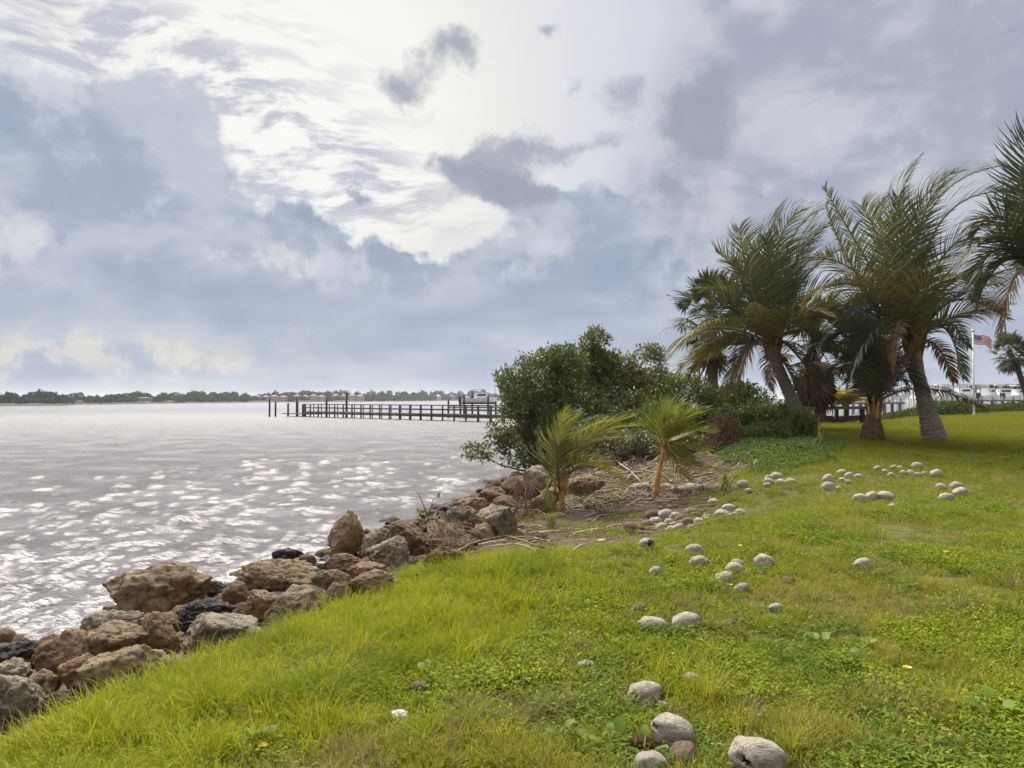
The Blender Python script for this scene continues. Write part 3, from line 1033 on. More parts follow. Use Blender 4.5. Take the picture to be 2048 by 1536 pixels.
def weed_clump(seed, n, spread, leaf, height, slim=0.5):
    r = np.random.RandomState(seed)
    a = r.rand(n) * 2 * math.pi
    rad = spread * np.sqrt(r.rand(n))
    base = np.stack([np.cos(a) * rad, np.sin(a) * rad, height * (0.25 + 0.75 * r.rand(n))], -1)
    b = r.rand(n) * 2 * math.pi
    d = np.stack([np.cos(b), np.sin(b), 0.1 + 0.5 * r.rand(n)], -1)
    nn = np.stack([0.4 * r.normal(size=n), 0.4 * r.normal(size=n), np.ones(n)], -1)
    s = leaf * (0.6 + 0.7 * r.rand(n))
    return leaf_geo(base, d, nn, s, s * slim)


_pool = {}


def protos(name, geos, mat):
    col = bpy.data.collections.new(name + '_pool')
    for i, (V, Fs) in enumerate(geos):
        o = bpy.data.objects.new('%s_sprig_%02d' % (name, i), mesh(name, V, Fs, [mat]))
        col.objects.link(o)
    _pool[name] = (col, len(geos))
    return col


def scatter(name, pool, P, scl, rot, label, cat):
    col, n = _pool[pool]
    P = np.asarray(P, np.float32)
    me = bpy.data.meshes.new(name)
    me.vertices.add(len(P))
    me.vertices.foreach_set('co', P.ravel())
    r = np.random.RandomState(len(P))
    for nm, ty, key, v in (('rot', 'FLOAT_VECTOR', 'vector', rot), ('scl', 'FLOAT', 'value', scl), ('pick', 'INT', 'value', r.randint(0, n, len(P)))):
        at_ = me.attributes.new(nm, ty, 'POINT')
        at_.data.foreach_set(key, np.asarray(v, np.int32 if ty == 'INT' else np.float32).ravel())
    o = link(name, me, None, None, label, cat, None, 'stuff')
    g = bpy.data.node_groups.new(name, 'GeometryNodeTree')
    g.interface.new_socket('Geometry', in_out='INPUT', socket_type='NodeSocketGeometry')
    g.interface.new_socket('Geometry', in_out='OUTPUT', socket_type='NodeSocketGeometry')
    gi, go = g.nodes.new('NodeGroupInput'), g.nodes.new('NodeGroupOutput')
    ci = g.nodes.new('GeometryNodeCollectionInfo')
    ci.inputs['Collection'].default_value = col
    ci.inputs['Separate Children'].default_value = True
    ci.inputs['Reset Children'].default_value = True
    ip = g.nodes.new('GeometryNodeInstanceOnPoints')
    g.links.new(gi.outputs[0], ip.inputs['Points'])
    g.links.new(ci.outputs[0], ip.inputs['Instance'])
    ip.inputs['Pick Instance'].default_value = True
    for nm, ty, sock in (('rot', 'FLOAT_VECTOR', 'Rotation'), ('scl', 'FLOAT', 'Scale'), ('pick', 'INT', 'Instance Index')):
        na = g.nodes.new('GeometryNodeInputNamedAttribute')
        na.data_type = ty
        na.inputs[0].default_value = nm
        g.links.new(na.outputs[0], ip.inputs[sock])
    g.links.new(ip.outputs[0], go.inputs[0])
    md = o.modifiers.new('scatter', 'NODES')
    md.node_group = g
    return o


M_LONG = leafmat('tall_grass_blade', (0.22, 0.265, 0.010), (0.36, 0.375, 0.016), (0.42, 0.36, 0.10), 0.4, 0.55, 0.008, 0.7, (0.12, 0.19, 0.012), 0.9)
M_SHORT = leafmat('short_grass_blade', (0.15, 0.195, 0.010), (0.30, 0.315, 0.016), (0.38, 0.32, 0.10), 0.36, 0.55, 0.006, 0.6, (0.29, 0.245, 0.07), 0.5)
M_LAWN = leafmat('mown_lawn_blade', (0.15, 0.185, 0.010), (0.22, 0.24, 0.015), (0.26, 0.22, 0.05), 0.4, 0.55, 0.01, 0.5, (0.22, 0.21, 0.04), 0.3)
M_WEED = leafmat('creeping_weed_leaf', (0.10, 0.18, 0.010), (0.27, 0.305, 0.014), (0.33, 0.30, 0.05), 0.32, 0.55, 0.006, 0.75, (0.085, 0.15, 0.012), 1.3)
M_LANCE = leafmat('lance_weed_leaf', (0.07, 0.13, 0.014), (0.16, 0.22, 0.02), (0.26, 0.20, 0.06), 0.3, 0.55, 0.008)
M_VINE = leafmat('dark_vine_leaf', (0.07, 0.125, 0.018), (0.13, 0.19, 0.03), None, 0.3, 0.5, 0.015)
M_DRY = leafmat('dry_straw', (0.30, 0.235, 0.125), (0.22, 0.16, 0.085), (0.38, 0.31, 0.19), 0.25, 0.6, 0.02)
M_SEDGE = leafmat('yellow_sedge', (0.36, 0.35, 0.03), (0.30, 0.31, 0.03), (0.42, 0.33, 0.06), 0.4, 0.5, 0.03)
protos('tall_grass', [blade_clump(k, 12, 0.165, 0.05, 0.0052, 0.65, 1.6, 5) for k in range(6)], M_LONG)
protos('short_grass', [blade_clump(20 + k, 14, 0.068, 0.045, 0.0048, 0.9, 1.3, 4) for k in range(6)], M_SHORT)
protos('mown_grass', [blade_clump(40 + k, 36, 0.06, 0.16, 0.008, 0.7, 0.8, 2) for k in range(5)], M_LAWN)
protos('weeds', [weed_clump(60 + k, 38, 0.075, 0.014 + 0.0012 * k, 0.035 + 0.005 * k) for k in range(6)], M_WEED)
protos('lance_weeds', [weed_clump(160 + k, 24, 0.06, 0.03, 0.05, 0.24) for k in range(4)], M_LANCE)
protos('vines', [weed_clump(80 + k, 30, 0.2, 0.055, 0.13) for k in range(5)], M_VINE)
protos('straw', [blade_clump(100 + k, 11, 0.13, 0.07, 0.0042, 1.15, 0.8, 3) for k in range(5)], M_DRY)
COCOS = np.array([list(o.location) + [o.scale[1]] for o in scene.objects if o.get('category') == 'coconut'])


def spread(n, seed, y0, y1, fan=0.85):
    r = np.random.RandomState(seed)
    y = y0 * (y1 / y0) ** r.rand(n)
    x = (r.rand(n) * 2 - 1) * fan * (y + 0.8)
    return x, y, r


def clear(x, y):
    """Keep clumps off the husks and thin them just in front of the near ones."""
    d = np.hypot(x[:, None] - COCOS[None, :, 0], (y[:, None] - COCOS[None, :, 1] + COCOS[None, :, 3] * 0.35))
    f = np.interp(COCOS[:, 1], [4, 7, 12], [1.25, 1.1, 0.88])
    return (d > COCOS[None, :, 3] * f[None]).all(1)


def grow(name, pool, x, y, r, keep, scl, label, cat, tilt=0.18):
    keep = keep & clear(x, y)
    x, y = x[keep], y[keep]
    z = ground(x, y) - 0.006
    n = len(x)
    rot = np.stack([r.normal(size=n) * tilt, r.normal(size=n) * tilt + 0.12, r.rand(n) * 6.283], -1)
    s = (np.broadcast_to(scl, keep.shape)[keep]) * (0.7 + 0.6 * r.rand(n))
    return scatter(name, pool, np.stack([x, y, z], -1), s, rot, label, cat)


def make_grass():
    x, y, r = spread(60000, 1, 2.2, 10.5)
    t = bank_t(x, y)
    xe = np.interp(y, EY, EX)
    e = x - xe
    nz = fbm2(x, y, 0.8, 3, 2.0)
    lim = np.interp(y, [2, 4, 6, 8, 9], [2.7, 2.4, 2.5, 1.6, 0.4])
    p = np.clip(1.15 - e / lim + 0.5 * nz, 0, 1)
    grow('tall_grass', 'tall_grass', x, y, r, (e > -0.12) & (r.rand(len(x)) < p) & (y < 9.4), 1.0 + 0.25 * nz + 0.5 * fbm2(x, y, 2.2, 2, 26.0), 'tall bright grass along the bank edge in the foreground', 'grass', 0.22)
    x, y, r = spread(105000, 2, 2.2, 24)
    t = bank_t(x, y)
    e = x - np.interp(y, EY, EX)
    nz = fbm2(x, y, 0.55, 3, 9.0)
    grow('short_grass', 'short_grass', x, y, r, (e > 0.05) & (nz + 0.5 * r.rand(len(x)) > -0.2) & (fbm2(x, y, 3.2, 2, 15.0) + 0.5 * r.rand(len(x)) > 0.12), (1.0 + 0.35 * nz + 0.5 * fbm2(x, y, 2.4, 2, 6.0)) * (1 + y / 40), 'short rough grass of the weedy lawn', 'grass')
    x, y, r = spread(60000, 3, 2.2, 20)
    e = x - np.interp(y, EY, EX)
    nz = fbm2(x, y, 0.7, 3, 4.0)
    lim = np.clip((e - 0.3) / 1.6, 0.12, 1)
    grow('creeping_weeds', 'weeds', x, y, r, (e > 0.05) & (r.rand(len(x)) < np.clip(0.34 + 1.3 * nz, 0.06, 0.8) * lim), (0.95 + 0.2 * nz + 0.3 * fbm2(x, y, 2.1, 2, 16.0)) * (1 + y / 35), 'creeping broad leaved weeds spread through the lawn', 'weeds', 0.15)
    x, y, r = spread(26000, 9, 2.2, 18)
    e = x - np.interp(y, EY, EX)
    nz = fbm2(x, y, 1.0, 3, 44.0)
    grow('lance_leaved_weeds', 'lance_weeds', x, y, r, (e > 0.3) & (r.rand(len(x)) < np.clip(0.15 + 1.6 * nz, 0.03, 0.8)), 0.9 + 0.5 * nz + y / 40, 'narrow leaved dark weeds mixed into the lawn', 'weeds', 0.2)
    x, y, r = spread(60000, 5, 15, 75)
    e = x - np.interp(y, EY, EX)
    grow('mown_lawn', 'mown_grass', x, y, r, (e > 0.3) & (y > 15 + 5 * r.rand(len(x))), 1.0 + y / 60, 'mown lawn under the palms at the back', 'grass', 0.1)
    # dark vines below the bushes
    x, y, r = spread(16000, 6, 14, 30, 0.5)
    px, dx = x / y * F + 1024, 0
    nz = fbm2(x, y, 0.5, 3, 8.0)
    u = ((px - 1555) / 115) ** 2 + ((y - 20.5) / 3.4) ** 2
    grow('vine_cover', 'vines', x, y, r, (u + 0.7 * nz < 1), 1.0 + 0.3 * nz, 'dark green vine cover in front of the bushes', 'vines', 0.2)
    # dry straw: bank litter and dead patches
    x, y, r = spread(26000, 7, 2.5, 24)
    t = bank_t(x, y)
    e = x - np.interp(y, EY, EX)
    nz = fbm2(x, y, 1.1, 3, 12.0)
    bank = (t > 0.38) & (e < 0.15) & (y > 7.4) & (nz > -0.2) & (r.rand(len(x)) < np.interp(y, [12, 16], [1, 0.3]))
    patch = (e > 0) & ((nz > 0.38) & (r.rand(len(x)) < 0.6) | (r.rand(len(x)) < 0.03))
    edge = (e > -0.5) & (e < 0.1) & (y < 8) & (r.rand(len(x)) < 0.4)
    grow('dry_straw', 'straw', x, y, r, bank | patch | edge, 1.0 + y / 40, 'dry straw and dead grass over the bank', 'straw', 0.5)
    # sparse green on the bank soil
    x, y, r = spread(26000, 8, 7.5, 22)
    t = bank_t(x, y)
    e = x - np.interp(y, EY, EX)
    nz = fbm2(x, y, 0.9, 3, 21.0)
    grow('bank_weeds', 'weeds', x, y, r, (t > 0.45) & (e < 0.2) & (nz > 0.06), 0.9 + 0.3 * nz + y / 60, 'thin green weeds on the littered bank', 'weeds', 0.15)


make_grass()


def tuft(px, py, n, length, label, mat=M_SEDGE, name='sedge_tuft', cat='tuft', width=0.004, lean=0.55, curl=1.0, spread_=0.03, wind=0.0, group=None):
    g = on_ground(px, py)
    V, Fs = blade_clump(int(px + py), n, length, spread_, width, lean, curl, 5)
    V[:, 0] += V[:, 2] ** 1.3 * wind
    o = link(name, mesh(name, V, Fs, [mat]), None, (g[0], g[1], g[2] - 0.01), label, cat, group)
    return o


tuft(1420, 1405, 60, 0.30, 'yellow green sedge tuft right of the split pale coconut')
tuft(1745, 1262, 60, 0.17, 'low yellow sedge tuft on a bare patch in the right lawn')
tuft(1905, 1425, 80, 0.20, 'yellow sedge tuft at lower right above the broad leaves')
tuft(1580, 1505, 70, 0.22, 'yellow sedge tuft right of the biggest grey coconut')
tuft(1480, 1490, 16, 0.46, 'tall arching seed grass behind the biggest grey coconut', curl=0.7, lean=0.4)
tuft(700, 1330, 26, 0.42, 'long curved grass tuft bending right in the tall grass', M_LONG, 'grass_tuft', width=0.006, wind=0.5)
tuft(1000, 1180, 30, 0.42, 'long grass tuft on the crest near centre', M_LONG, 'grass_tuft', width=0.006, wind=0.4)
tuft(905, 1500, 20, 0.5, 'long pale seed stalks in the grass below the white fragment', M_DRY, 'grass_tuft', wind=0.4)
tuft(2030, 1180, 40, 0.4, 'dry pale grass tuft at the right edge', M_DRY, 'grass_tuft', wind=-0.3)
tuft(1642, 893, 9, 0.7, 'upright pale green shoot beside the bush below the dark palm', M_SEDGE, 'plant_shoot', 'plant', 0.05, 0.12, 0.3, 0.06)

M_BROAD = leafmat('broad_weed_leaf', (0.11, 0.19, 0.022), (0.18, 0.25, 0.03), None, 0.35, 0.5, 0.015)
M_STEM = plain('weed_stem', (0.14, 0.17, 0.05), (0.2, 0.15, 0.07), 20)


def broad_plant(px, py, n, leaf, label, seed, rise=0.07):
    g = on_ground(px, py)
    leaf *= 0.68
    e = empty('broadleaf_plant', (g[0], g[1], g[2]), label, 'plant')
    r = np.random.RandomState(seed)
    st = MB()
    for k in range(n):
        a = k * 2.4 + r.rand()
        d = np.array([math.cos(a), math.sin(a), 0.35 + 0.5 * r.rand()])
        b = np.array([math.cos(a), math.sin(a), 0]) * leaf * (0.25 + 0.7 * r.rand()) + [0, 0, rise * (0.4 + r.rand())]
        s = leaf * (0.7 + 0.5 * r.rand())
        V, Fs = leaf_geo([b], [d], [[0.3 * r.normal(), 0.3 * r.normal() - 0.3, 1]], s, s * 0.72, 0.12, 0.4)
        link('leaf', mesh('leaf', V, Fs, [M_BROAD]), e)
        st.tube(bez((0, 0, -0.01), b * [0.4, 0.4, 0.7], b, 4), 0.003, 4)
    st.build('stem', [M_STEM], e)


broad_plant(1690, 1335, 9, 0.10, 'round leaved plant on the right lawn by a yellow flower', 1)
broad_plant(1725, 1300, 6, 0.09, 'smaller round leaved plant just above the round leaved lawn plant', 2)
broad_plant(1640, 1300, 5, 0.10, 'broad leaved plant with upright leaves on the right lawn', 3)
broad_plant(1215, 1510, 7, 0.13, 'large heart leaved plant left of the hairy brown coconut', 4)
broad_plant(1120, 1495, 6, 0.09, 'heart leaved plant left of the large heart leaved one', 5)
broad_plant(1985, 1445, 10, 0.12, 'broad leaved weed in the lower right corner', 6)
broad_plant(860, 1380, 4, 0.09, 'round green leaves beside the broken tan husk', 7, 0.1)
broad_plant(520, 1500, 9, 0.08, 'leafy green weed in the lower left grass by a yellow flower', 8)
broad_plant(1290, 1530, 5, 0.12, 'round leaves at the bottom edge over the pale coconut', 9)

M_PETAL = leafmat('yellow_petal', (0.80, 0.52, 0.02), (0.85, 0.60, 0.03), None, 0.3)


def flower(px, py, s, label):
    g = on_ground(px, py + 14)
    h = max(0.05, (at(px, py, g[1])[2] - g[2]))
    e = empty('yellow_flower', (g[0], g[1], g[2]), label, 'flower', 'yellow wildflowers in the grass')
    a = np.arange(6) * math.pi / 3 + px
    d = np.stack([np.cos(a), np.sin(a), 0.45 + 0 * a], -1)
    V, Fs = leaf_geo(np.tile([[0, 0, h]], (6, 1)), d, np.tile([[0, -0.4, 1]], (6, 1)), s, s * 0.7)
    link('petals', mesh('petals', V, Fs, [M_PETAL]), e)
    mb = MB()
    mb.tube(bez((0, 0, 0), (0.005, 0, h * .5), (0, 0, h), 4), 0.0022, 4)
    mb.build('stem', [M_STEM], e)


for px, py, s, lb in ((1344, 1310, .02, 'yellow flower in the grass left of the small round sedge'), (1815, 1340, .03, 'bright yellow flower on the right lawn'),
                      (516, 1432, .022, 'yellow flower beside the pale driftwood chip'), (524, 1502, .03, 'open yellow flower in the lower left weeds'),
                      (268, 1474, .022, 'yellow flower in the lower left corner grass'), (1891, 1104, .03, 'yellow flower far up the right lawn'),
                      (1462, 1170, .02, 'tiny yellow flower by the mid lawn group of four coconuts'), (810, 1250, .018, 'tiny yellow flower in the tall grass at centre left'),
                      (1412, 1036, .04, 'yellow leaf like flower beside the husk heap'), (1480, 1092, .028, 'orange yellow flower right of the coconut pair')):
    flower(px, py, s, lb)

# ------------------------------------------------------------------ driftwood, sticks and litter on the bank
M_WOOD = plain('grey_driftwood', (0.36, 0.30, 0.23), (0.20, 0.15, 0.10), 9, 0.9, 0.6, 0.01, stretch=(1, 1, 1))
M_TWIG = plain('brown_twig', (0.15, 0.10, 0.065), (0.07, 0.045, 0.03), 14, 0.9)
M_STALK = plain('pale_palm_stalk', (0.46, 0.37, 0.27), (0.29, 0.21, 0.14), 10, 0.8)
M_WHITE = plain('bleached_litter', (0.72, 0.73, 0.72), (0.55, 0.56, 0.55), 12, 0.7)


def stick(pts, r0, r1, label, name='stick', cat='stick', mt=None, lift=0.02, n=12, wob=0.02, ends=None, group='sticks on the bank'):
    P = np.array([on_ground(*p[:2]) + [0, 0, lift + (p[2] if len(p) > 2 else 0)] for p in pts])
    Q = spline(P, n)
    w = fbm(np.stack([np.arange(n) * 0.45, np.zeros(n) + P[0, 0] * 3, np.zeros(n)], -1), 2)
    Q[:, 2] += w * wob
    Q[:, 1] += np.roll(w, 2) * wob
    mb = MB()
    base = Q.mean(0)
    mb.tube(Q - base, np.linspace(r0, r1, n) * (1 + 0.25 * w), 7)
    return mb.build(name, [mt or M_TWIG], None, loc=base, label=label, cat=cat, group=group)


stick([(1268, 979), (1340, 978), (1425, 979)], 0.07, 0.06, 'thick pale driftwood log lying behind the leaning young palm', 'driftwood_log', 'log', M_WOOD, 0.05, group=None)
stick([(1345, 986), (1400, 983), (1446, 984)], 0.06, 0.085, 'hollow ended driftwood log with a dark knot at its right end', 'driftwood_log', 'log', M_WOOD, 0.06, group=None)
stick([(1385, 946), (1415, 949), (1446, 948)], 0.025, 0.018, 'thin pale palm stalk lying right of the leaning young palm', mt=M_STALK)
stick([(725, 1135), (790, 1098), (885, 1120)], 0.012, 0.01, 'low bare twig arched over the stones below the root tuft', lift=0.08)
stick([(893, 1138), (945, 1103), (1010, 1086), (1088, 1118)], 0.022, 0.012, 'long bent branch arching over the soil right of the flat brown stone', 'branch', 'branch', M_TWIG, 0.12)
stick([(975, 1102), (1030, 1096), (1090, 1112)], 0.012, 0.008, 'thin pale stick under the long bent branch', mt=M_STALK, lift=0.06)
stick([(1125, 1062), (1175, 1052), (1205, 1030)], 0.018, 0.01, 'grey stick right of the sprouting palm seedling', mt=M_WOOD)
stick([(1120, 1060), (1168, 1061)], 0.02, 0.014, 'short pale stick at the foot of the palm seedling', mt=M_STALK)
stick([(1170, 1020), (1225, 1008), (1290, 1000)], 0.02, 0.012, 'dark branch running from the bushy palm to the leaning palm', mt=M_TWIG, lift=0.05)
stick([(1120, 1120), (1170, 1090), (1240, 1075)], 0.012, 0.008, 'thin twig on the bare soil above the tall grass', mt=M_WOOD)
stick([(1190, 990), (1250, 984), (1300, 968)], 0.02, 0.012, 'grey branch left of the leaning palm', mt=M_WOOD, lift=0.06)
stick([(1210, 962), (1280, 950), (1340, 958)], 0.022, 0.012, 'pale bare branch in the brush pile', mt=M_WOOD, lift=0.12)
stick([(1230, 930), (1262, 955), (1283, 978)], 0.02, 0.01, 'curved pale stalk hanging out of the brush pile', mt=M_STALK, lift=0.15)
stick([(1300, 1002), (1350, 1000), (1420, 998)], 0.016, 0.012, 'reddish stalk on the soil before the hollow ended log', mt=M_STALK)
stick([(200, 1305), (300, 1290), (380, 1310), (460, 1280)], 0.007, 0.006, 'thin dark wire lying across the near rocks', 'wire', 'wire', plain('old_wire', (0.05, 0.045, 0.04)), 0.25, 18, 0.05, group=None)
stick([(150, 1405), (215, 1370), (265, 1368)], 0.006, 0.005, 'thin dry vine along the foot of the long sloping boulder', 'vine', 'vine', M_TWIG, 0.10, group=None)
stick([(545, 1285), (560, 1252), (585, 1250)], 0.022, 0.028, 'crooked pale driftwood piece at the grass edge by the slanting rock', 'driftwood_piece', 'driftwood', M_WOOD, 0.04, group=None)
stick([(1262, 1418), (1300, 1412), (1335, 1402)], 0.008, 0.006, 'thin pale husk strip below the split pale coconut', mt=M_STALK, group=None)
stick([(1318, 1415), (1345, 1430), (1375, 1428)], 0.015, 0.012, 'curled grey palm fibre strip on top of the torn husk', mt=M_WOOD, group=None)
stick([(1795, 885), (1810, 887)], 0.02, 0.02, 'short stick in the shade of the palms', mt=M_WOOD)
stick([(2000, 917), (2040, 916)], 0.03, 0.02, 'pale stick lying on the lawn at the right edge', mt=M_STALK)


def chunk(px, py, w, h, mt, name, label, cat, seed, flat=0.6):
    g = on_ground(px, py + h / 2)
    V, Fc = ico(3)
    P = V * (1 + 0.3 * fbm(V * 1.5 + seed, 3))[:, None]
    rng = np.random.RandomState(seed)
    for _ in range(4):
        n = unit(rng.normal(size=3))
        d = P @ n
        P[d > .6] -= np.outer((d[d > .6] - .6) * .95, n)
    P *= [w * g[1] / F / 2, w * g[1] / F / 2 * flat, h * g[1] / F / 2]
    return link(name, mesh(name, P, [Fc], [mt], smooth=False), None, (g[0], g[1], g[2] + h * g[1] / F * 0.5), label, cat)


chunk(466, 1424, 66, 26, M_WOOD, 'driftwood_chip', 'pale weathered wood chip lying in the lower left grass', 'driftwood', 2)
chunk(800, 1432, 46, 20, M_WHITE, 'plastic_fragment', 'bluish white plastic fragment in the grass below the broken husk', 'litter', 3)
chunk(378, 1324, 26, 12, M_WHITE, 'shell_fragment', 'white shell fragment at the grass edge before the grey pitted boulder', 'litter', 4)
chunk(526, 1282, 16, 22, M_WHITE, 'shell_fragment', 'small white chip beside the crooked driftwood piece', 'litter', 5)
chunk(362, 1368, 12, 8, M_WHITE, 'shell_fragment', 'tiny white chip in the grass below the long sloping boulder', 'litter', 6)
chunk(1513, 927, 12, 16, M_WHITE, 'paper_scrap', 'white paper scrap standing in the dark vines', 'litter', 7)
chunk(1290, 908, 12, 7, M_WHITE, 'shell_fragment', 'white speck of litter in the dark brush between the young palms', 'litter', 8)
chunk(1782, 1012, 16, 12, M_WHITE, 'paper_scrap', 'white scrap with dark stalk below the row of three coconuts', 'litter', 9)
chunk(1085, 1068, 30, 16, plain('fallen_leaf_green', (0.12, 0.13, 0.05), (0.3, 0.28, 0.2), 8), 'fallen_leaf', 'curled fallen leaf beside the palm seedling', 'leaf', 10)
for k, (px, py, w) in enumerate(((1225, 1057, 11), (1204, 1082, 16), (1225, 1087, 12), (1340, 1013, 10), (1322, 1015, 10), (1390, 987, 12), (1345, 965, 14), (1180, 1040, 12))):
    chunk(px, py, w, w * .7, M_STALK, 'husk_chip', ('%s pale husk chip on the bare soil, counted from the nearest' % ('first second third fourth fifth sixth seventh eighth'.split()[[1, 3, 0, 5, 4, 6, 7, 2][k]])), 'litter', 20 + k)


def litter():
    r = np.random.RandomState(12)
    mb = MB()
    n = 0
    while n < 1350:
        y = 7.3 + 17 * r.rand() ** 1.3
        x = r.uniform(-4, 9)
        t = float(bank_t(x, y))
        e = x - np.interp(y, EY, EX)
        if not (0.34 < t and e < 0.3) or fbm2(x, y, 0.5, 2, 31.0) < -0.35:
            continue
        n += 1
        L = r.uniform(0.06, 0.4) * (1 + y / 16)
        a = r.normal() * 0.6 + (0 if r.rand() < .8 else 1.5)
        d = np.array([math.cos(a), math.sin(a), 0])
        P0 = np.array([x, y, 0]) - d * L / 2
        P1 = P0 + d * L
        Pm = (P0 + P1) / 2 + [0, r.normal() * L * .1, 0]
        for q in (P0, Pm, P1):
            q[2] = float(ground(q[0], q[1])) + 0.012 + (0.22 * r.rand() ** 3 if y > 14 else 0.05 * r.rand())
        mb.tube([P0, Pm, P1], [0.004 + .004 * r.rand() + 0.0003 * y] * 3, 3, int(r.choice([0, 0, 0, 1, 2])), cap=False)
    mb.build('twig_litter', [M_TWIG, M_WOOD, M_STALK], None, kind='stuff', label='dead twigs and stalks littering the bank soil', cat='twigs')


litter()


def root_tuft(px, py, wpx, hpx, n, label, mat, seed, fall=1.0):
    """Dry roots hanging down over the rocks from a matted crown."""
    g = on_ground(px, py + hpx * 0.75)
    D = g[1] - 0.35
    r = np.random.RandomState(seed)
    mb = MB()
    for k in range(n):
        u = r.normal() * 0.32
        top = at(px + u * wpx * 0.6, py - hpx * (0.5 - 0.25 * r.rand()), D + r.normal() * 0.12)
        bot = at(px + (u * 0.9 + 0.22 * r.normal() * fall) * wpx, py + hpx * (0.5 - 0.5 * r.rand() ** 2), D + r.normal() * 0.2 - 0.1)
        mid = (top + bot) / 2 + r.normal(size=3) * 0.11 + [0, -0.06, 0.05]
        mb.tube(bez(top, mid, bot, 6), np.linspace(0.005, 0.002, 6), 3, cap=False)
    o = mb.build('dry_roots', [mat], None, label=label, cat='roots')
    return o


M_ROOT = plain('dry_root', (0.20, 0.12, 0.075), (0.10, 0.055, 0.035), 18, 0.95)
M_ROOT2 = plain('pale_dry_root', (0.36, 0.27, 0.18), (0.20, 0.13, 0.08), 18, 0.95)
root_tuft(1044, 1000, 50, 80, 90, 'brown curtain of dry hanging roots on the rocks left of the bushy palm', M_ROOT, 3, 1.0)
root_tuft(885, 1072, 70, 56, 75, 'pale dry root tuft spilling over the rocks in mid bank', M_ROOT2, 4, 1.2)

# ------------------------------------------------------------------ palms
WIND = np.array([1.0, 0.12, 0.10])
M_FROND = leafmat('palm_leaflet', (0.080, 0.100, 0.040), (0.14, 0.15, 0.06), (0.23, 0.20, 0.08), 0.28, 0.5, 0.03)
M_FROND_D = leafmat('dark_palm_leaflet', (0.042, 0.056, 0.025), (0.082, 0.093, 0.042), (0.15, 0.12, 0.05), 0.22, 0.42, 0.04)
M_FROND_O = leafmat('ageing_palm_leaflet', (0.19, 0.165, 0.05), (0.14, 0.135, 0.045), (0.24, 0.18, 0.07), 0.35, 0.5, 0.05)
M_FROND_B = leafmat('dead_palm_leaflet', (0.17, 0.10, 0.042), (0.115, 0.066, 0.03), (0.24, 0.16, 0.08), 0.25, 0.6, 0.03)
M_FROND_Y = leafmat('young_palm_leaflet', (0.21, 0.24, 0.035), (0.13, 0.175, 0.03), (0.28, 0.27, 0.07), 0.4, 0.4, 0.04)
M_FROND_G = leafmat('golden_palm_leaflet', (0.38, 0.30, 0.05), (0.28, 0.26, 0.05), (0.42, 0.27, 0.06), 0.4, 0.45, 0.05)
M_RACHIS = plain('palm_rachis', (0.20, 0.155, 0.05), (0.13, 0.11, 0.04), 8, 0.6)
M_RACHIS_O = plain('orange_petiole', (0.46, 0.24, 0.06), (0.34, 0.17, 0.05), 8, 0.55)
M_RACHIS_B = plain('dry_rachis', (0.22, 0.13, 0.06), (0.14, 0.08, 0.04), 8, 0.7)
M_RACHIS_D = plain('dark_rachis', (0.08, 0.07, 0.03), (0.05, 0.04, 0.02), 8, 0.7)
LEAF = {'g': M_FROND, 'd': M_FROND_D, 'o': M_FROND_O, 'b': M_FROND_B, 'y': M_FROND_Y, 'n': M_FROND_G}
RACH = {'g': M_RACHIS, 'd': M_RACHIS_D, 'o': M_RACHIS, 'b': M_RACHIS_B, 'y': M_RACHIS_O, 'n': M_RACHIS_O}


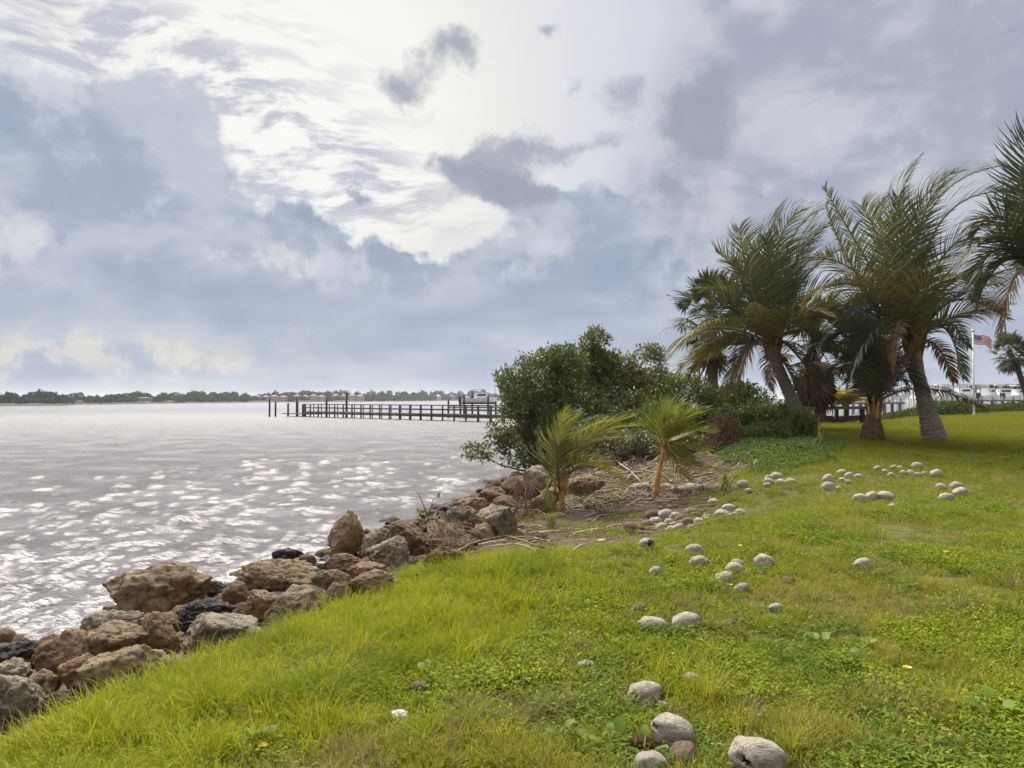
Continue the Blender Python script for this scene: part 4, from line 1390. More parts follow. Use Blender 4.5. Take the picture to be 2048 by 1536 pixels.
def frond_mesh(P, L, nl, droop, wind, seed, tone='g', start=0.16, width=0.05, r0=0.045, name='frond', spreadk=1.0):
    P = np.asarray(P, float)
    rng = np.random.RandomState(seed)
    seglen = np.linalg.norm(np.diff(P, axis=0), axis=1)
    S_ = np.concatenate([[0], np.cumsum(seglen)])
    tot = S_[-1]
    S_ = S_ / tot
    mb = MB()
    P = P + np.outer((S_ ** 3) * tot * 0.07, WIND + [0, 0, -0.5])
    mb.tube(P, r0 * (1 - 0.86 * S_) + 0.003, 5, 1)
    T_ = unit(np.gradient(P, axis=0))
    s = np.linspace(start, 0.995, nl)
    s = np.repeat(s, 2) + rng.normal(size=2 * nl) * 0.004
    side = np.tile([1.0, -1.0], nl)
    B = np.stack([np.interp(s, S_, P[:, i]) for i in range(3)], 1)
    T = unit(np.stack([np.interp(s, S_, T_[:, i]) for i in range(3)], 1))
    up = np.array([0.05, 0.25, 1.0])
    Sd = unit(np.cross(T, up))
    N = np.cross(Sd, T)
    a = np.radians(14 + 46 * s) + rng.normal(size=len(s)) * 0.09
    lift = 0.30 * (1 - 0.5 * s)
    D = unit(Sd * (side * np.cos(a) * spreadk)[:, None] + T * np.sin(a)[:, None] + N * lift[:, None])
    prof = np.interp(s, [0, start, 0.3, 0.55, 0.8, 1.0], [0.3, 0.55, 0.95, 1.0, 0.72, 0.36])
    ln = L * prof * (0.86 + 0.28 * rng.rand(len(s)))
    ln[rng.rand(len(s)) < 0.05] *= 0.4
    force = np.array([0, 0, -1.0]) * droop + WIND * wind * 1.4
    seg = 5
    rows = []
    Q = B.copy()
    for j in range(seg + 1):
        f = j / seg
        W = unit(T - D * (np.sum(T * D, 1))[:, None])
        w = width * (0.45 + 1.1 * f) if f < 0.35 else width * (0.835 * (1 - (f - 0.35) / 0.65) ** 0.8 + 0.03)
        rows += [Q - W * w / 2, Q + W * w / 2]
        Q = Q + D * (ln / seg)[:, None]
        D = unit(D + (force * (0.5 + 1.3 * f))[None] / seg * (0.8 + 0.4 * rng.rand(len(s)))[:, None] + rng.normal(size=D.shape) * 0.03)
    V = np.stack(rows, 1).reshape(-1, 3)
    k = np.arange(len(s))[:, None] * (2 * seg + 2)
    j = np.arange(seg)[None] * 2
    q = np.stack([k + j, k + j + 1, k + j + 3, k + j + 2], -1).reshape(-1, 4)
    mb.add(V, [q], 0)
    return mesh(name, np.vstack(mb.V), mb.Fs, [LEAF[tone], RACH[tone]], mb.M)


def trunk_mesh(P, r, ring=0.11, seed=0, n=18, rows=130, scar=0.10):
    Q = spline(P, rows)
    s = np.linspace(0, 1, rows)
    rad = np.interp(s, np.linspace(0, 1, len(r)), r)
    d = np.concatenate([[0], np.cumsum(np.linalg.norm(np.diff(Q, axis=0), axis=1))])
    ph = (d / ring) % 1
    rad = rad * (1 + scar * (ph - 0.5) + 0.04 * fbm(np.stack([d * 2, d * 0 + seed, d * 0], -1), 2))
    mb = MB()
    mb.tube(Q, rad, n)
    return mb


def bark(name, c1, c2, dark, ringscale=9.0):
    m, t, out = material(name)
    co = obco(t)
    w = t.noise(t.mapping(co, scale=(1.5, 1.5, ringscale)), 2.2, 6, 0.6, 0.3)
    f = t.noise(co, 26, 6, 0.65)
    c = t.mix(t.step(w, 0.35, 0.65), c1, c2)
    c = t.mix(t.m('MULTIPLY', t.step(f, 0.48, 0.34), 0.7), c, dark)
    pbsdf(t, out, c, 0.9, t.m('ADD', w, t.m('MULTIPLY', f, 0.6)), 0.8, 0.03, 0.15)
    return m


M_BARK = bark('ringed_palm_bark', (0.27, 0.23, 0.19), (0.19, 0.155, 0.125), (0.06, 0.045, 0.035))
M_BARK_D = bark('dark_palm_bark', (0.055, 0.045, 0.035), (0.035, 0.028, 0.022), (0.012, 0.01, 0.008))
M_BARK_B = bark('brown_fibre_bark', (0.16, 0.10, 0.055), (0.10, 0.06, 0.035), (0.03, 0.018, 0.012), 4)
M_FIBRE = plain('palm_sheath_fibre', (0.24, 0.15, 0.07), (0.12, 0.07, 0.035), 16, 0.95, stretch=(1, 1, 0.2))


def palm(name, label, base, trunk_px, depth, radii, crown_px, fronds, seed, mat=M_BARK, L=1.3, nl=64, width=0.044, r0=0.05, group='coconut palms', boots=True, fill=(), cat='palm tree', start=0.16):
    """trunk_px: pixels up the trunk; fronds: (mid px, tip px, tip depth offset, tone, droop, wind[, leaflet length])."""
    e = empty(name, base, label, cat, group)
    b = np.asarray(base, float)
    pts = [b - [0, 0, 0.15]] + [at(x, y, depth) for x, y in trunk_px]
    crown = at(*crown_px, depth)
    pts.append(crown)
    mb = trunk_mesh(np.array(pts) - b, radii, seed=seed)
    mb.build('trunk', [mat], e)
    k = 0
    rng = np.random.RandomState(seed)
    for fr in list(fronds) + list(fill):
        mx, my, tx, ty, dz, tone, droop, wind = fr[:8]
        ln = fr[8] if len(fr) > 8 else L
        off = rng.normal(size=3) * [0.05, 0.07, 0.04]
        P = bez(crown + off, at(mx, my, depth + dz * 0.55), at(tx, ty, depth + dz), 16)
        me = frond_mesh(P - b, ln, nl, droop, wind, seed * 50 + k, tone, width=width, r0=r0, start=start)
        link('frond', me, e)
        k += 1
    if boots:                                       # old leaf bases clasping the top of the trunk
        for j in range(9):
            a = j * 2.4
            d = np.array([math.cos(a), math.sin(a), 0])
            rr = radii[-1]
            mbb = MB()
            c0 = crown - b + [0, 0, -0.5 + 0.035 * j]
            mbb.tube(bez(c0 + d * rr * 0.7, c0 + d * rr * 1.2 + [0, 0, 0.25], c0 + d * rr * 1.9 + [0, 0, 0.6], 6), np.linspace(0.09, 0.03, 6), 5)
            mbb.build('leaf_base', [M_FIBRE if j % 2 else M_RACHIS_O], e)
    return e


def ground_pt(px, py):
    return on_ground(px, py)


# main leaning palm
g = ground_pt(1873, 880)
D1 = g[1]
palm('coconut_palm', 'tall leaning coconut palm with a thick ringed grey trunk on the lawn', g, [(1862, 850), (1849, 800), (1836, 750)], D1,
     [0.38, 0.31, 0.25, 0.215, 0.195, 0.18, 0.175, 0.165], (1828, 690), [
    (1728, 516, 1622, 362, -0.6, 'g', 0.1, 0.5, 0.62), (1716, 556, 1628, 398, 0.5, 'g', 0.1, 0.5, 0.5),
    (1783, 490, 1806, 318, 0.3, 'g', 0.1, 0.9), (1765, 520, 1742, 400, 0.8, 'g', 0.2, 1.0),
    (1815, 450, 1895, 330, -0.3, 'g', 0.1, 0.9), (1845, 436, 1968, 318, 0.6, 'g', 0.15, 0.9), (1872, 446, 2008, 372, 0, 'g', 0.15, 0.8),
    (1830, 470, 1868, 352, -0.8, 'g', 0.2, 0.9), 
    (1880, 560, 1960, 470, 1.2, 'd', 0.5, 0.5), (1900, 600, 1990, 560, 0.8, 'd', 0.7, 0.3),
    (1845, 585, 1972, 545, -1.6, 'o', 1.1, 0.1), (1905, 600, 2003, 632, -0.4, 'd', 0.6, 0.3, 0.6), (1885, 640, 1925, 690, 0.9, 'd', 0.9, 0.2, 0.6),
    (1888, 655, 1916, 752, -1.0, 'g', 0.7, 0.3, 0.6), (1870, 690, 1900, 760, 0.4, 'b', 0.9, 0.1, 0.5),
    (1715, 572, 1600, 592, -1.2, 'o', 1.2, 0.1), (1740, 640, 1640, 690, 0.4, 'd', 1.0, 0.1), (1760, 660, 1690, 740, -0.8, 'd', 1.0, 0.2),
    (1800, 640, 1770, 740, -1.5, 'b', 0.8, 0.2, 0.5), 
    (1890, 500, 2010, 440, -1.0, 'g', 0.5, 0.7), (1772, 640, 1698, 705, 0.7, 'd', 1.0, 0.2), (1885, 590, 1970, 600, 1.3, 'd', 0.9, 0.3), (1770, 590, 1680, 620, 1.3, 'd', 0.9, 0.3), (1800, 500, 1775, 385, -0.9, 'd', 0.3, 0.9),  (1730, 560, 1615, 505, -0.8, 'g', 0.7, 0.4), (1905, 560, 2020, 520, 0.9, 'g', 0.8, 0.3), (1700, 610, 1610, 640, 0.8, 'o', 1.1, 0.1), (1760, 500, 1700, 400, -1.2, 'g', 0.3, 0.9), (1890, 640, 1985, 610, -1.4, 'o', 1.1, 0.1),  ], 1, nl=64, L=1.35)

# bulbous multi-stalked palm
g = ground_pt(1746, 880)
D2 = g[1]
palm('coconut_palm', 'short coconut palm with a bulbous dark base and orange stalks', g, [(1744, 866), (1746, 845)], D2,
     [0.30, 0.33, 0.27, 0.17, 0.12], (1748, 815), [
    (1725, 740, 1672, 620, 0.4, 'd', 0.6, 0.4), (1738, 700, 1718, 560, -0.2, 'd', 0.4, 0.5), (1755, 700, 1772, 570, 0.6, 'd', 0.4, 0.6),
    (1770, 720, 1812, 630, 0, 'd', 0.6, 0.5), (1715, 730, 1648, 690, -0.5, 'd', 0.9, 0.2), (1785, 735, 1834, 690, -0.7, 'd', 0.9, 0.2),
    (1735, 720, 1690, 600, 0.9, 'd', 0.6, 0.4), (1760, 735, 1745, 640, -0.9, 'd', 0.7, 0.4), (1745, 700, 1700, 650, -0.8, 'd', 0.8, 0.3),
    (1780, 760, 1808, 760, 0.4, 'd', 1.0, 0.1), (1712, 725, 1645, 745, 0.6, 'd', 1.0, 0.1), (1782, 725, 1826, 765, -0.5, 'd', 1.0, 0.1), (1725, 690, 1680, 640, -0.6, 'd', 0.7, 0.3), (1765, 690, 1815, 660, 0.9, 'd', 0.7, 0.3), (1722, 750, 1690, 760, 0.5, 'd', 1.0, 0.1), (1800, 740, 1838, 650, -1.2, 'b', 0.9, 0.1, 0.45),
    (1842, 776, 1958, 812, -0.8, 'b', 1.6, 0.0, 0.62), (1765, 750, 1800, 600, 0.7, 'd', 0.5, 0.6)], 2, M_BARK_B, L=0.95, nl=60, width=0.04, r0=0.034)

# left leaning palm behind the bushes
g = at(1606, 868, 24.0)
g[2] = float(ground(g[0], g[1]))
palm('coconut_palm', 'wind swept coconut palm with a slanting trunk rising from the bushes', g, [(1596, 830), (1578, 785), (1556, 735)], 24.0,
     [0.27, 0.23, 0.2, 0.185, 0.175, 0.165], (1545, 690), [
    (1568, 500, 1622, 410, 0.3, 'g', 0.1, 0.9), (1588, 520, 1664, 422, -0.3, 'g', 0.1, 0.9), (1610, 550, 1706, 474, 0.2, 'g', 0.2, 0.8),
    (1530, 520, 1540, 412, 0.6, 'g', 0.1, 1.0), (1548, 500, 1580, 414, -0.7, 'g', 0.1, 1.0), (1512, 570, 1507, 470, 0.2, 'g', 0.3, 0.8),
    (1500, 570, 1452, 520, -0.6, 'g', 0.7, 0.3), (1480, 600, 1402, 572, 0.4, 'g', 0.8, 0.2), (1470, 620, 1395, 610, -0.5, 'd', 0.9, 0.2),
    (1430, 655, 1327, 698, -1.2, 'o', 1.2, 0.1), (1450, 690, 1370, 735, 0.4, 'o', 1.1, 0.1), (1520, 640, 1494, 602, -2.0, 'o', 0.8, 0.1, 0.5),
    (1480, 560, 1420, 500, 0.8, 'g', 0.5, 0.5), (1602, 645, 1695, 715, 0.8, 'd', 1.0, 0.2), (1500, 690, 1448, 772, 0.5, 'o', 1.0, 0.1, 0.9), (1545, 580, 1515, 470, -1.0, 'd', 0.3, 0.8), (1575, 560, 1600, 440, 1.1, 'd', 0.3, 0.9), (1470, 650, 1380, 655, 1.0, 'g', 1.0, 0.1), (1610, 590, 1700, 560, -0.9, 'g', 0.7, 0.4), (1490, 540, 1460, 450, -1.0, 'g', 0.3, 0.9), (1440, 690, 1345, 730, 0.8, 'o', 1.2, 0.1),  
    (1585, 640, 1640, 628, -1.8, 'o', 1.2, 0.1), (1600, 660, 1660, 690, 0.5, 'd', 1.0, 0.2), (1575, 690, 1620, 750, -1.0, 'd', 1.0, 0.1),
    (1505, 690, 1470, 760, -0.8, 'b', 1.0, 0.1), (1540, 700, 1532, 775, -1.5, 'b', 0.9, 0.2, 0.5), (1500, 650, 1440, 640, 1.2, 'd', 0.9, 0.2),
    (1565, 720, 1600, 790, -0.6, 'b', 0.9, 0.2, 0.5), (1580, 580, 1610, 460, 1.4, 'd', 0.3, 0.8)], 3, L=1.4, nl=64)

# palm standing past the right edge, its fronds reach in
g = at(2125, 905, 17.5)
g[2] = float(ground(g[0], g[1]))
palm('coconut_palm', 'coconut palm past the right edge whose dark fronds reach into view', g, [(2122, 800), (2115, 680)], 17.5,
     [0.36, 0.28, 0.24, 0.22], (2105, 560), [
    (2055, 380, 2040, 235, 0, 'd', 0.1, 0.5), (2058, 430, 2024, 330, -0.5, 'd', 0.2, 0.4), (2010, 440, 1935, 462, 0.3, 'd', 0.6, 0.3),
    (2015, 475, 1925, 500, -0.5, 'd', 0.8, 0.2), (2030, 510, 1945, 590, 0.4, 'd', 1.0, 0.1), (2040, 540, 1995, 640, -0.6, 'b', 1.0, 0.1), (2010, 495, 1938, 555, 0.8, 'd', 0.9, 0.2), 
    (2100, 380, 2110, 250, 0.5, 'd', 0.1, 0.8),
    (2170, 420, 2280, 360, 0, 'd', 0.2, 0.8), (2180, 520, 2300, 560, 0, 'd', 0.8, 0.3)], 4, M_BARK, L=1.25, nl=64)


# fan palms
def fan_mesh(seed, tone, R, droop, pet, n=34):
    """One fan leaf along +X: petiole, then a folded fan whose finger tips hang."""
    rng = np.random.RandomState(seed)
    mb = MB()
    P = bez((0, 0, 0), (pet * 0.5, 0, pet * 0.06), (pet, 0, -0.03), 7)
    mb.tube(P, np.linspace(0.03, 0.014, 7), 4, 1)
    a = np.linspace(-2.15, 2.15, n)
    D = np.stack([np.cos(a), np.sin(a), -0.25 + 0.3 * np.cos(a * 1.3)], -1)
    D = unit(D + rng.normal(size=D.shape) * 0.05)
    Q = np.tile(P[-1], (n, 1))
    rows = []
    ln = R * (0.75 + 0.25 * np.cos(a * 0.6)) * (0.85 + 0.3 * rng.rand(n))
    seg = 5
    for j in range(seg + 1):
        f = j / seg
        W = unit(np.cross(D, [0, 0, 1.0]))
        w = R * (0.02 + 0.19 * f) if f <= 0.5 else R * (0.115 * (1 - (f - 0.5) / 0.5) + 0.004)
        rows += [Q - W * w / 2, Q + W * w / 2 + [0, 0, 0.01]]
        Q = Q + D * (ln / seg)[:, None]
        D = unit(D + np.array([0.25, 0.05, -1.0]) * droop * (f ** 1.5) * 0.6 + rng.normal(size=D.shape) * 0.05 * f)
    V = np.stack(rows, 1).reshape(-1, 3)
    k = np.arange(n)[:, None] * (2 * seg + 2)
    j = np.arange(seg)[None] * 2
    q = np.stack([k + j, k + j + 1, k + j + 3, k + j + 2], -1).reshape(-1, 4)
    mb.add(V, [q], 0)
    return mesh('frond', np.vstack(mb.V), mb.Fs, [LEAF[tone], RACH[tone]], mb.M)


FANS = {k: [fan_mesh(i, k, 0.75, 0.9, 1.0) for i in range(3)] for k in ('g', 'd', 'b')}


def fan_palm(label, base, trunk, radii, nfr, size, seed, mat, tones, low=-50, skirt=0, wind=0.35, group='fan palms'):
    e = empty('fan_palm', base, label, 'palm tree', group)
    b = np.asarray(base, float)
    trunk_mesh(np.array(trunk) - b, radii, 0.13, seed, 14).build('trunk', [mat], e)
    crown = np.array(trunk[-1]) - b
    rng = np.random.RandomState(seed)
    for k in range(nfr + skirt):
        dead = k >= nfr
        az_ = k * 2.39996 + rng.normal() * 0.2
        elv = math.radians(rng.uniform(-88, -62)) if dead else math.radians(low + (88 - low) * (1 - (k + 0.5) / nfr) ** 0.85)
        tone = 'b' if dead else tones[rng.randint(len(tones))]
        o = link('frond', FANS[tone][k % 3], e)
        d = Vector((math.cos(az_) * math.cos(elv) + (0 if dead else wind * 0.6), math.sin(az_) * math.cos(elv), math.sin(elv))).normalized()
        q = d.to_track_quat('X', 'Z')
        o.rotation_mode = 'QUATERNION'
        o.rotation_quaternion = q
        o.location = crown + [0, 0, (-0.55 * rng.rand() * size if dead else -0.2 * size * k / nfr)]
        s = size * rng.uniform(0.8, 1.15)
        o.scale = (s, s, s)
    return e


g = at(1425, 850, 29)
g[2] = float(ground(g[0], g[1]))
fan_palm('fan palm with a straight grey trunk behind the bushes, left of the palm group', g, [g - [0, 0, .2], at(1425, 740, 29), at(1424, 680, 29), at(1420, 625, 29)],
         [0.24, 0.21, 0.2, 0.2], 34, 1.05, 5, M_BARK, 'gdd', -55, 8)
g = at(1608, 850, 27)
g[2] = float(ground(g[0], g[1]))
fan_palm('dark trunked fan palm with a hanging skirt of dead leaves', g, [g - [0, 0, .2], at(1609, 800, 27), at(1612, 745, 27), at(1630, 680, 27)],
         [0.2, 0.17, 0.16, 0.17], 24, 1.15, 6, M_BARK_D, 'ddb', -60, 32)
g = at(2068, 815, 66)
g[2] = float(ground(g[0], g[1]))
fan_palm('distant fan palm with a curved bare trunk near the flagpole', g, [g - [0, 0, .2], at(2046, 770, 66), at(2034, 732, 66), at(2017, 700, 66)],
         [0.3, 0.24, 0.22, 0.22], 36, 1.05, 7, M_BARK_D, 'gdd', -60, 4)
g = at(2082, 815, 74)
g[2] = float(ground(g[0], g[1]))
fan_palm('distant fan palm at the right edge behind the curved one', g, [g - [0, 0, .2], at(2072, 780, 74), at(2062, 733, 74)],
         [0.3, 0.24, 0.24], 26, 1.05, 8, M_BARK_D, 'gdd', -60, 2)

# young palms on the bank
g = ground_pt(1127, 1024)
palm('young_palm', 'bushy young coconut palm blown sideways beside the rocks', g, [(1124, 1005)], g[1], [0.06, 0.05, 0.045], (1124, 985), [
    (1110, 900, 1140, 828, 0.1, 'y', 0.1, 0.9), (1130, 890, 1200, 838, 0.2, 'y', 0.1, 0.9), (1115, 890, 1120, 812, -0.2, 'y', 0.1, 0.9, 0.4),
    (1160, 890, 1248, 828, -0.3, 'y', 0.1, 0.7), (1175, 880, 1290, 846, 0.3, 'y', 0.3, 0.6), (1155, 900, 1240, 870, 0.4, 'y', 0.5, 0.6),
    (1165, 930, 1238, 960, -0.6, 'n', 0.7, 0.5), (1100, 930, 1120, 870, 0.4, 'y', 0.2, 0.9), (1150, 940, 1200, 930, 0.6, 'y', 0.6, 0.6),
    (1115, 950, 1108, 890, -0.5, 'd', 0.3, 0.9), (1100, 960, 1092, 1010, -0.2, 'y', 0.9, 0.1, 0.25)], 11, M_RACHIS_O, L=0.72, nl=40, width=0.024, r0=0.02,
     group='young palms on the bank', boots=False, start=0.3)
g = ground_pt(1308, 996)
palm('young_palm', 'leaning young coconut palm with fanned fronds and an orange stalk', g, [(1314, 965), (1322, 925)], g[1], [0.085, 0.06, 0.04, 0.03], (1330, 885), [
    (1332, 850, 1352, 812, 0, 'y', 0.2, 0.6), (1350, 850, 1398, 822, 0.15, 'y', 0.2, 0.8), (1360, 865, 1410, 862, -0.1, 'y', 0.3, 0.7),
    (1355, 885, 1402, 900, 0.2, 'y', 0.5, 0.6), (1345, 905, 1390, 930, -0.2, 'y', 0.7, 0.5), (1330, 860, 1322, 808, 0.3, 'y', 0.2, 0.8),
    (1318, 870, 1312, 830, -0.3, 'y', 0.3, 0.9), (1345, 860, 1375, 820, -0.3, 'y', 0.3, 0.8), (1340, 900, 1362, 950, 0.1, 'o', 0.8, 0.2),
    (1350, 880, 1385, 860, 0.4, 'y', 0.4, 0.7)], 12, M_RACHIS_O, L=0.62, nl=36, width=0.026, r0=0.018, group='young palms on the bank', boots=False, start=0.12)
g = ground_pt(1108, 1062)
palm('palm_seedling', 'small drooping palm seedling on the soil below the bushy palm', g, [(1107, 1052)], g[1], [0.025, 0.02, 0.015], (1108, 1044), [
    (1112, 1028, 1126, 1030, 0.0, 'y', 0.8, 0.2), (1106, 1030, 1103, 1050, -0.1, 'y', 0.9, 0.1), (1102, 1035, 1099, 1066, 0.1, 'o', 0.9, 0.1)],
     13, M_RACHIS_O, L=0.12, nl=14, width=0.022, r0=0.008, group=None, boots=False, cat='seedling', start=0.25)
g = ground_pt(1446, 985)
palm('palm_seedling', 'sprouting green palm shoot at the end of the driftwood log', g, [(1447, 980)], g[1], [0.02, 0.018, 0.012], (1448, 974), [
    (1450, 962, 1462, 953, 0, 'y', 0.3, 0.4), (1452, 965, 1474, 956, 0.1, 'y', 0.4, 0.4), (1447, 968, 1450, 950, 0, 'y', 0.2, 0.3)],
     14, M_RACHIS_O, L=0.13, nl=12, width=0.025, r0=0.008, group=None, boots=False, cat='seedling', start=0.2)
# golden palms by the canal
for px, py, sc, lb, sd in ((1693, 842, 1.0, 'golden green small palm by the canal left of the bulbous palm', 15), (1648, 838, 0.9, 'golden small palm behind the dark trunked fan palm', 16)):
    g = at(px, py, 33)
    g[2] = float(max(ground(g[0], g[1]), 0.1))
    fr = []
    for k in range(11):
        a = math.radians(20 + 14 * k)
        R = 62 * sc * (0.9 + 0.2 * math.sin(k * 2.1))
        tx, ty = px + math.cos(a) * R * 0.85, 812 - math.sin(a) * R * 0.62 + 6
        fr.append(((px + tx) / 2, (812 + ty) / 2 - 10, tx, ty, (k % 3 - 1) * 0.8, 'n', 0.6, 0.3))
    palm('golden_palm', lb, g, [(px, 828)], 33, [0.12, 0.1, 0.09], (px, 815), fr, sd, M_BARK_B, L=0.5, nl=40, width=0.045, r0=0.03, group='golden palms', boots=False, start=0.15)


# ------------------------------------------------------------------ bushes and trees on the point
M_MANG = leafmat('mangrove_leaf', (0.06, 0.095, 0.02), (0.115, 0.15, 0.03), (0.26, 0.24, 0.06), 0.3, 0.45, 0.03, 0.55, (0.16, 0.13, 0.04), 0.45)
M_BUSH = leafmat('bush_leaf', (0.08, 0.12, 0.022), (0.145, 0.185, 0.034), (0.20, 0.20, 0.05), 0.3, 0.45, 0.03, 0.5, (0.11, 0.11, 0.03), 0.6)
M_OLIVE = leafmat('olive_leaf', (0.10, 0.12, 0.025), (0.15, 0.155, 0.035), (0.24, 0.20, 0.06), 0.3, 0.4, 0.06)
M_RUST = leafmat('dead_rust_leaf', (0.17, 0.088, 0.045), (0.115, 0.06, 0.032), None, 0.25, 0.6, 0.02)
M_HEDGE = leafmat('hedge_leaf', (0.05, 0.085, 0.014), (0.09, 0.125, 0.022), (0.13, 0.13, 0.03), 0.25, 0.6, 0.01)
M_BRANCH = plain('bush_branch', (0.11, 0.08, 0.055), (0.06, 0.045, 0.03), 10, 0.9)


def bush(name, label, blobs, leaf, mat, seed, base, cat='bush', per=7, gap=0.1, stems=26, group=None, up=0.35, slim=0.45, gsc=0.9):
    """blobs: (px, py, depth, rx px, ry px, r depth m, clusters)."""
    rng = np.random.RandomState(seed)
    base = np.asarray(base, float)
    e = empty(name, base, label, cat, group)
    C_, N_ = [], []
    ends = []
    for (px, py, D, rx, ry, rd, n) in blobs:
        c = at(px, py, D)
        s = np.array([rx * D / F, rd, ry * D / F])
        v = unit(rng.normal(size=(n, 3)))
        rad = rng.rand(n) ** 0.38
        rad *= 1 + 0.22 * fbm(v * 2.2 + seed + px, 3)
        P = c + v * s * rad[:, None]
        keep = fbm(P * gsc + seed, 3) + 0.35 * rng.rand(n) > gap - 0.15
        keep &= P[:, 2] > np.maximum(ground(P[:, 0], P[:, 1]), 0) + 0.02
        P, v = P[keep], v[keep]
        C_.append(P)
        N_.append(unit(v + [0, 0, up]))
        k = max(3, int(stems * n / max(1, sum(b[6] for b in blobs))))
        if len(P) > k:
            ends += list(P[rng.choice(len(P), k, False)])
    Cn, Nn = np.vstack(C_), np.vstack(N_)
    n = len(Cn)
    Cr, Nr = np.repeat(Cn, per, 0), np.repeat(Nn, per, 0)
    dirs = unit(Nr * 0.7 + rng.normal(size=(n * per, 3)) * 0.75 + [0.12, 0, 0])
    s = leaf * (0.65 + 0.7 * rng.rand(n * per))
    V, Fs = leaf_geo(Cr + rng.normal(size=Cr.shape) * leaf * 0.55 - base, dirs, unit(rng.normal(size=dirs.shape) + [0, 0, 0.8]), s, s * slim, 0.12, 0.3)
    link('crown', mesh('crown', V, Fs, [mat]), e)
    mb = MB()
    for k, p in enumerate(ends):
        b0 = base + [rng.normal() * 0.25, rng.normal() * 0.25, -0.1]
        p = np.asarray(p)
        m = b0 + (p - b0) * 0.5 + rng.normal(size=3) * 0.22 + [0, 0, 0.1 * np.linalg.norm(p - b0)]
        mb.tube(bez(b0, m, p, 9) - base, np.linspace(0.045 if len(ends) < 60 else 0.035, 0.006, 9), 5)
    mb.build('branches', [M_BRANCH], e)
    return e


def gp(px, D):
    x = (px - 1024) / F * D
    return np.array([x, D, max(float(ground(x, D)), 0.05)])


bush('mangrove_tree', 'large dark mangrove leaning out over the water', [
    (1085, 775, 27, 85, 72, 1.5, 1400), (1050, 830, 26.6, 55, 60, 1.2, 800), (1140, 840, 26.5, 100, 80, 1.5, 1500), (1065, 890, 25.8, 75, 45, 1.1, 900),
    (992, 872, 25.8, 28, 30, 0.6, 100), (960, 905, 25.5, 40, 16, 0.4, 70), (1125, 720, 27, 50, 30, 1.0, 420), (1020, 760, 27, 28, 26, 0.7, 190), (1160, 900, 25, 90, 40, 1.0, 800)],
     0.125, M_MANG, 3, gp(1090, 26.5), 'tree', 7, 0.2, 90, 'trees on the point')
bush('seaside_tree', 'tallest pointed tree rising behind the mangrove', [
    (1188, 690, 28.5, 30, 34, 0.7, 260), (1190, 740, 28.5, 52, 40, 1.0, 900), (1215, 800, 28.2, 75, 60, 1.4, 1600), (1205, 715, 28.5, 40, 24, .7, 240)],
     0.125, M_MANG, 5, gp(1205, 28.5), 'tree', 7, 0.14, 40, 'trees on the point')
bush('seaside_tree', 'olive leaved tree left of the fan palm trunk', [
    (1298, 712, 29, 30, 20, 0.8, 330), (1270, 745, 29, 48, 36, 1.1, 800), (1300, 770, 28.5, 46, 50, 1.2, 900), (1275, 830, 27.5, 95, 55, 1.5, 1700)],
     0.12, M_OLIVE, 6, gp(1280, 28.5), 'tree', 7, 0.13, 40, 'trees on the point')
bush('bush', 'leafy green bush before the fan palm trunk', [
    (1375, 790, 26.5, 58, 40, 1.2, 1300), (1345, 840, 25.5, 75, 50, 1.3, 1500), (1430, 820, 26, 60, 40, 1.2, 1200)], 0.11, M_BUSH, 7, gp(1380, 26), gap=0.2, group='bushes on the point')
bush('bush', 'green bush right of the fan palm trunk', [
    (1478, 800, 27, 60, 34, 1.2, 1000), (1500, 845, 25.5, 70, 42, 1.3, 1500), (1452, 852, 25, 55, 40, 1.0, 900)], 0.11, M_BUSH, 8, gp(1490, 26), gap=0.2, group='bushes on the point')
bush('bush', 'shadowed bush at the foot of the slanting palm trunk', [
    (1565, 845, 24.5, 60, 40, 1.0, 1300), (1598, 862, 23.0, 34, 34, 0.8, 600), (1540, 872, 23, 60, 26, 0.9, 800)], 0.11, M_BUSH, 9, gp(1570, 24), gap=0.2, group='bushes on the point')
bush('bush', 'brown tinged undergrowth below the mangrove and behind the young palms', [
    (1230, 885, 23.5, 110, 34, 1.4, 1100), (1340, 890, 23, 80, 30, 1.2, 800), (1180, 925, 22.5, 60, 22, 0.8, 350)], 0.09, M_OLIVE, 10, gp(1260, 23.5), gap=0.18, stems=110, group='bushes on the point')
bush('dead_bush', 'rust brown dead bush right of the leaning young palm', [(1445, 862, 22, 34, 38, 0.5, 900), (1440, 890, 21.8, 40, 24, 0.5, 500)], 0.035, M_RUST, 11, gp(1443, 22), per=8, gap=-0.2, slim=0.25, stems=50, up=1.2)
# sapling rooted on the rocks
g = on_ground(858, 1052)
e = empty('sapling', g, 'thin leafy sapling growing from the rocks over the water', 'sapling')
mb = MB()
for pts, r in (([(862, 1052), (848, 1012), (838, 990)], .012), ([(855, 1035), (866, 1000), (880, 985)], .008), ([(840, 993), (828, 975)], .005), ([(858, 1050), (846, 1040), (838, 1028)], .008)):
    mb.tube(np.array([at(x, y, g[1] - 0.1) for x, y in pts]) - g, np.linspace(r, r * .5, len(pts)), 5)
mb.build('stem', [M_BRANCH], e)
r = np.random.RandomState(2)
for px, py in ((878, 984), (886, 996), (872, 990), (842, 1030), (850, 1032), (836, 1026), (856, 1028), (845, 1036), (862, 1030)):
    d = unit(r.normal(size=3) + [0.4, -0.3, 0.2])
    V, Fs = leaf_geo([at(px, py, g[1] - 0.1) - g], [d], [[0, -0.5, 1]], 0.12, 0.06)
    link('leaf', mesh('leaf', V, Fs, [M_BROAD]), e)

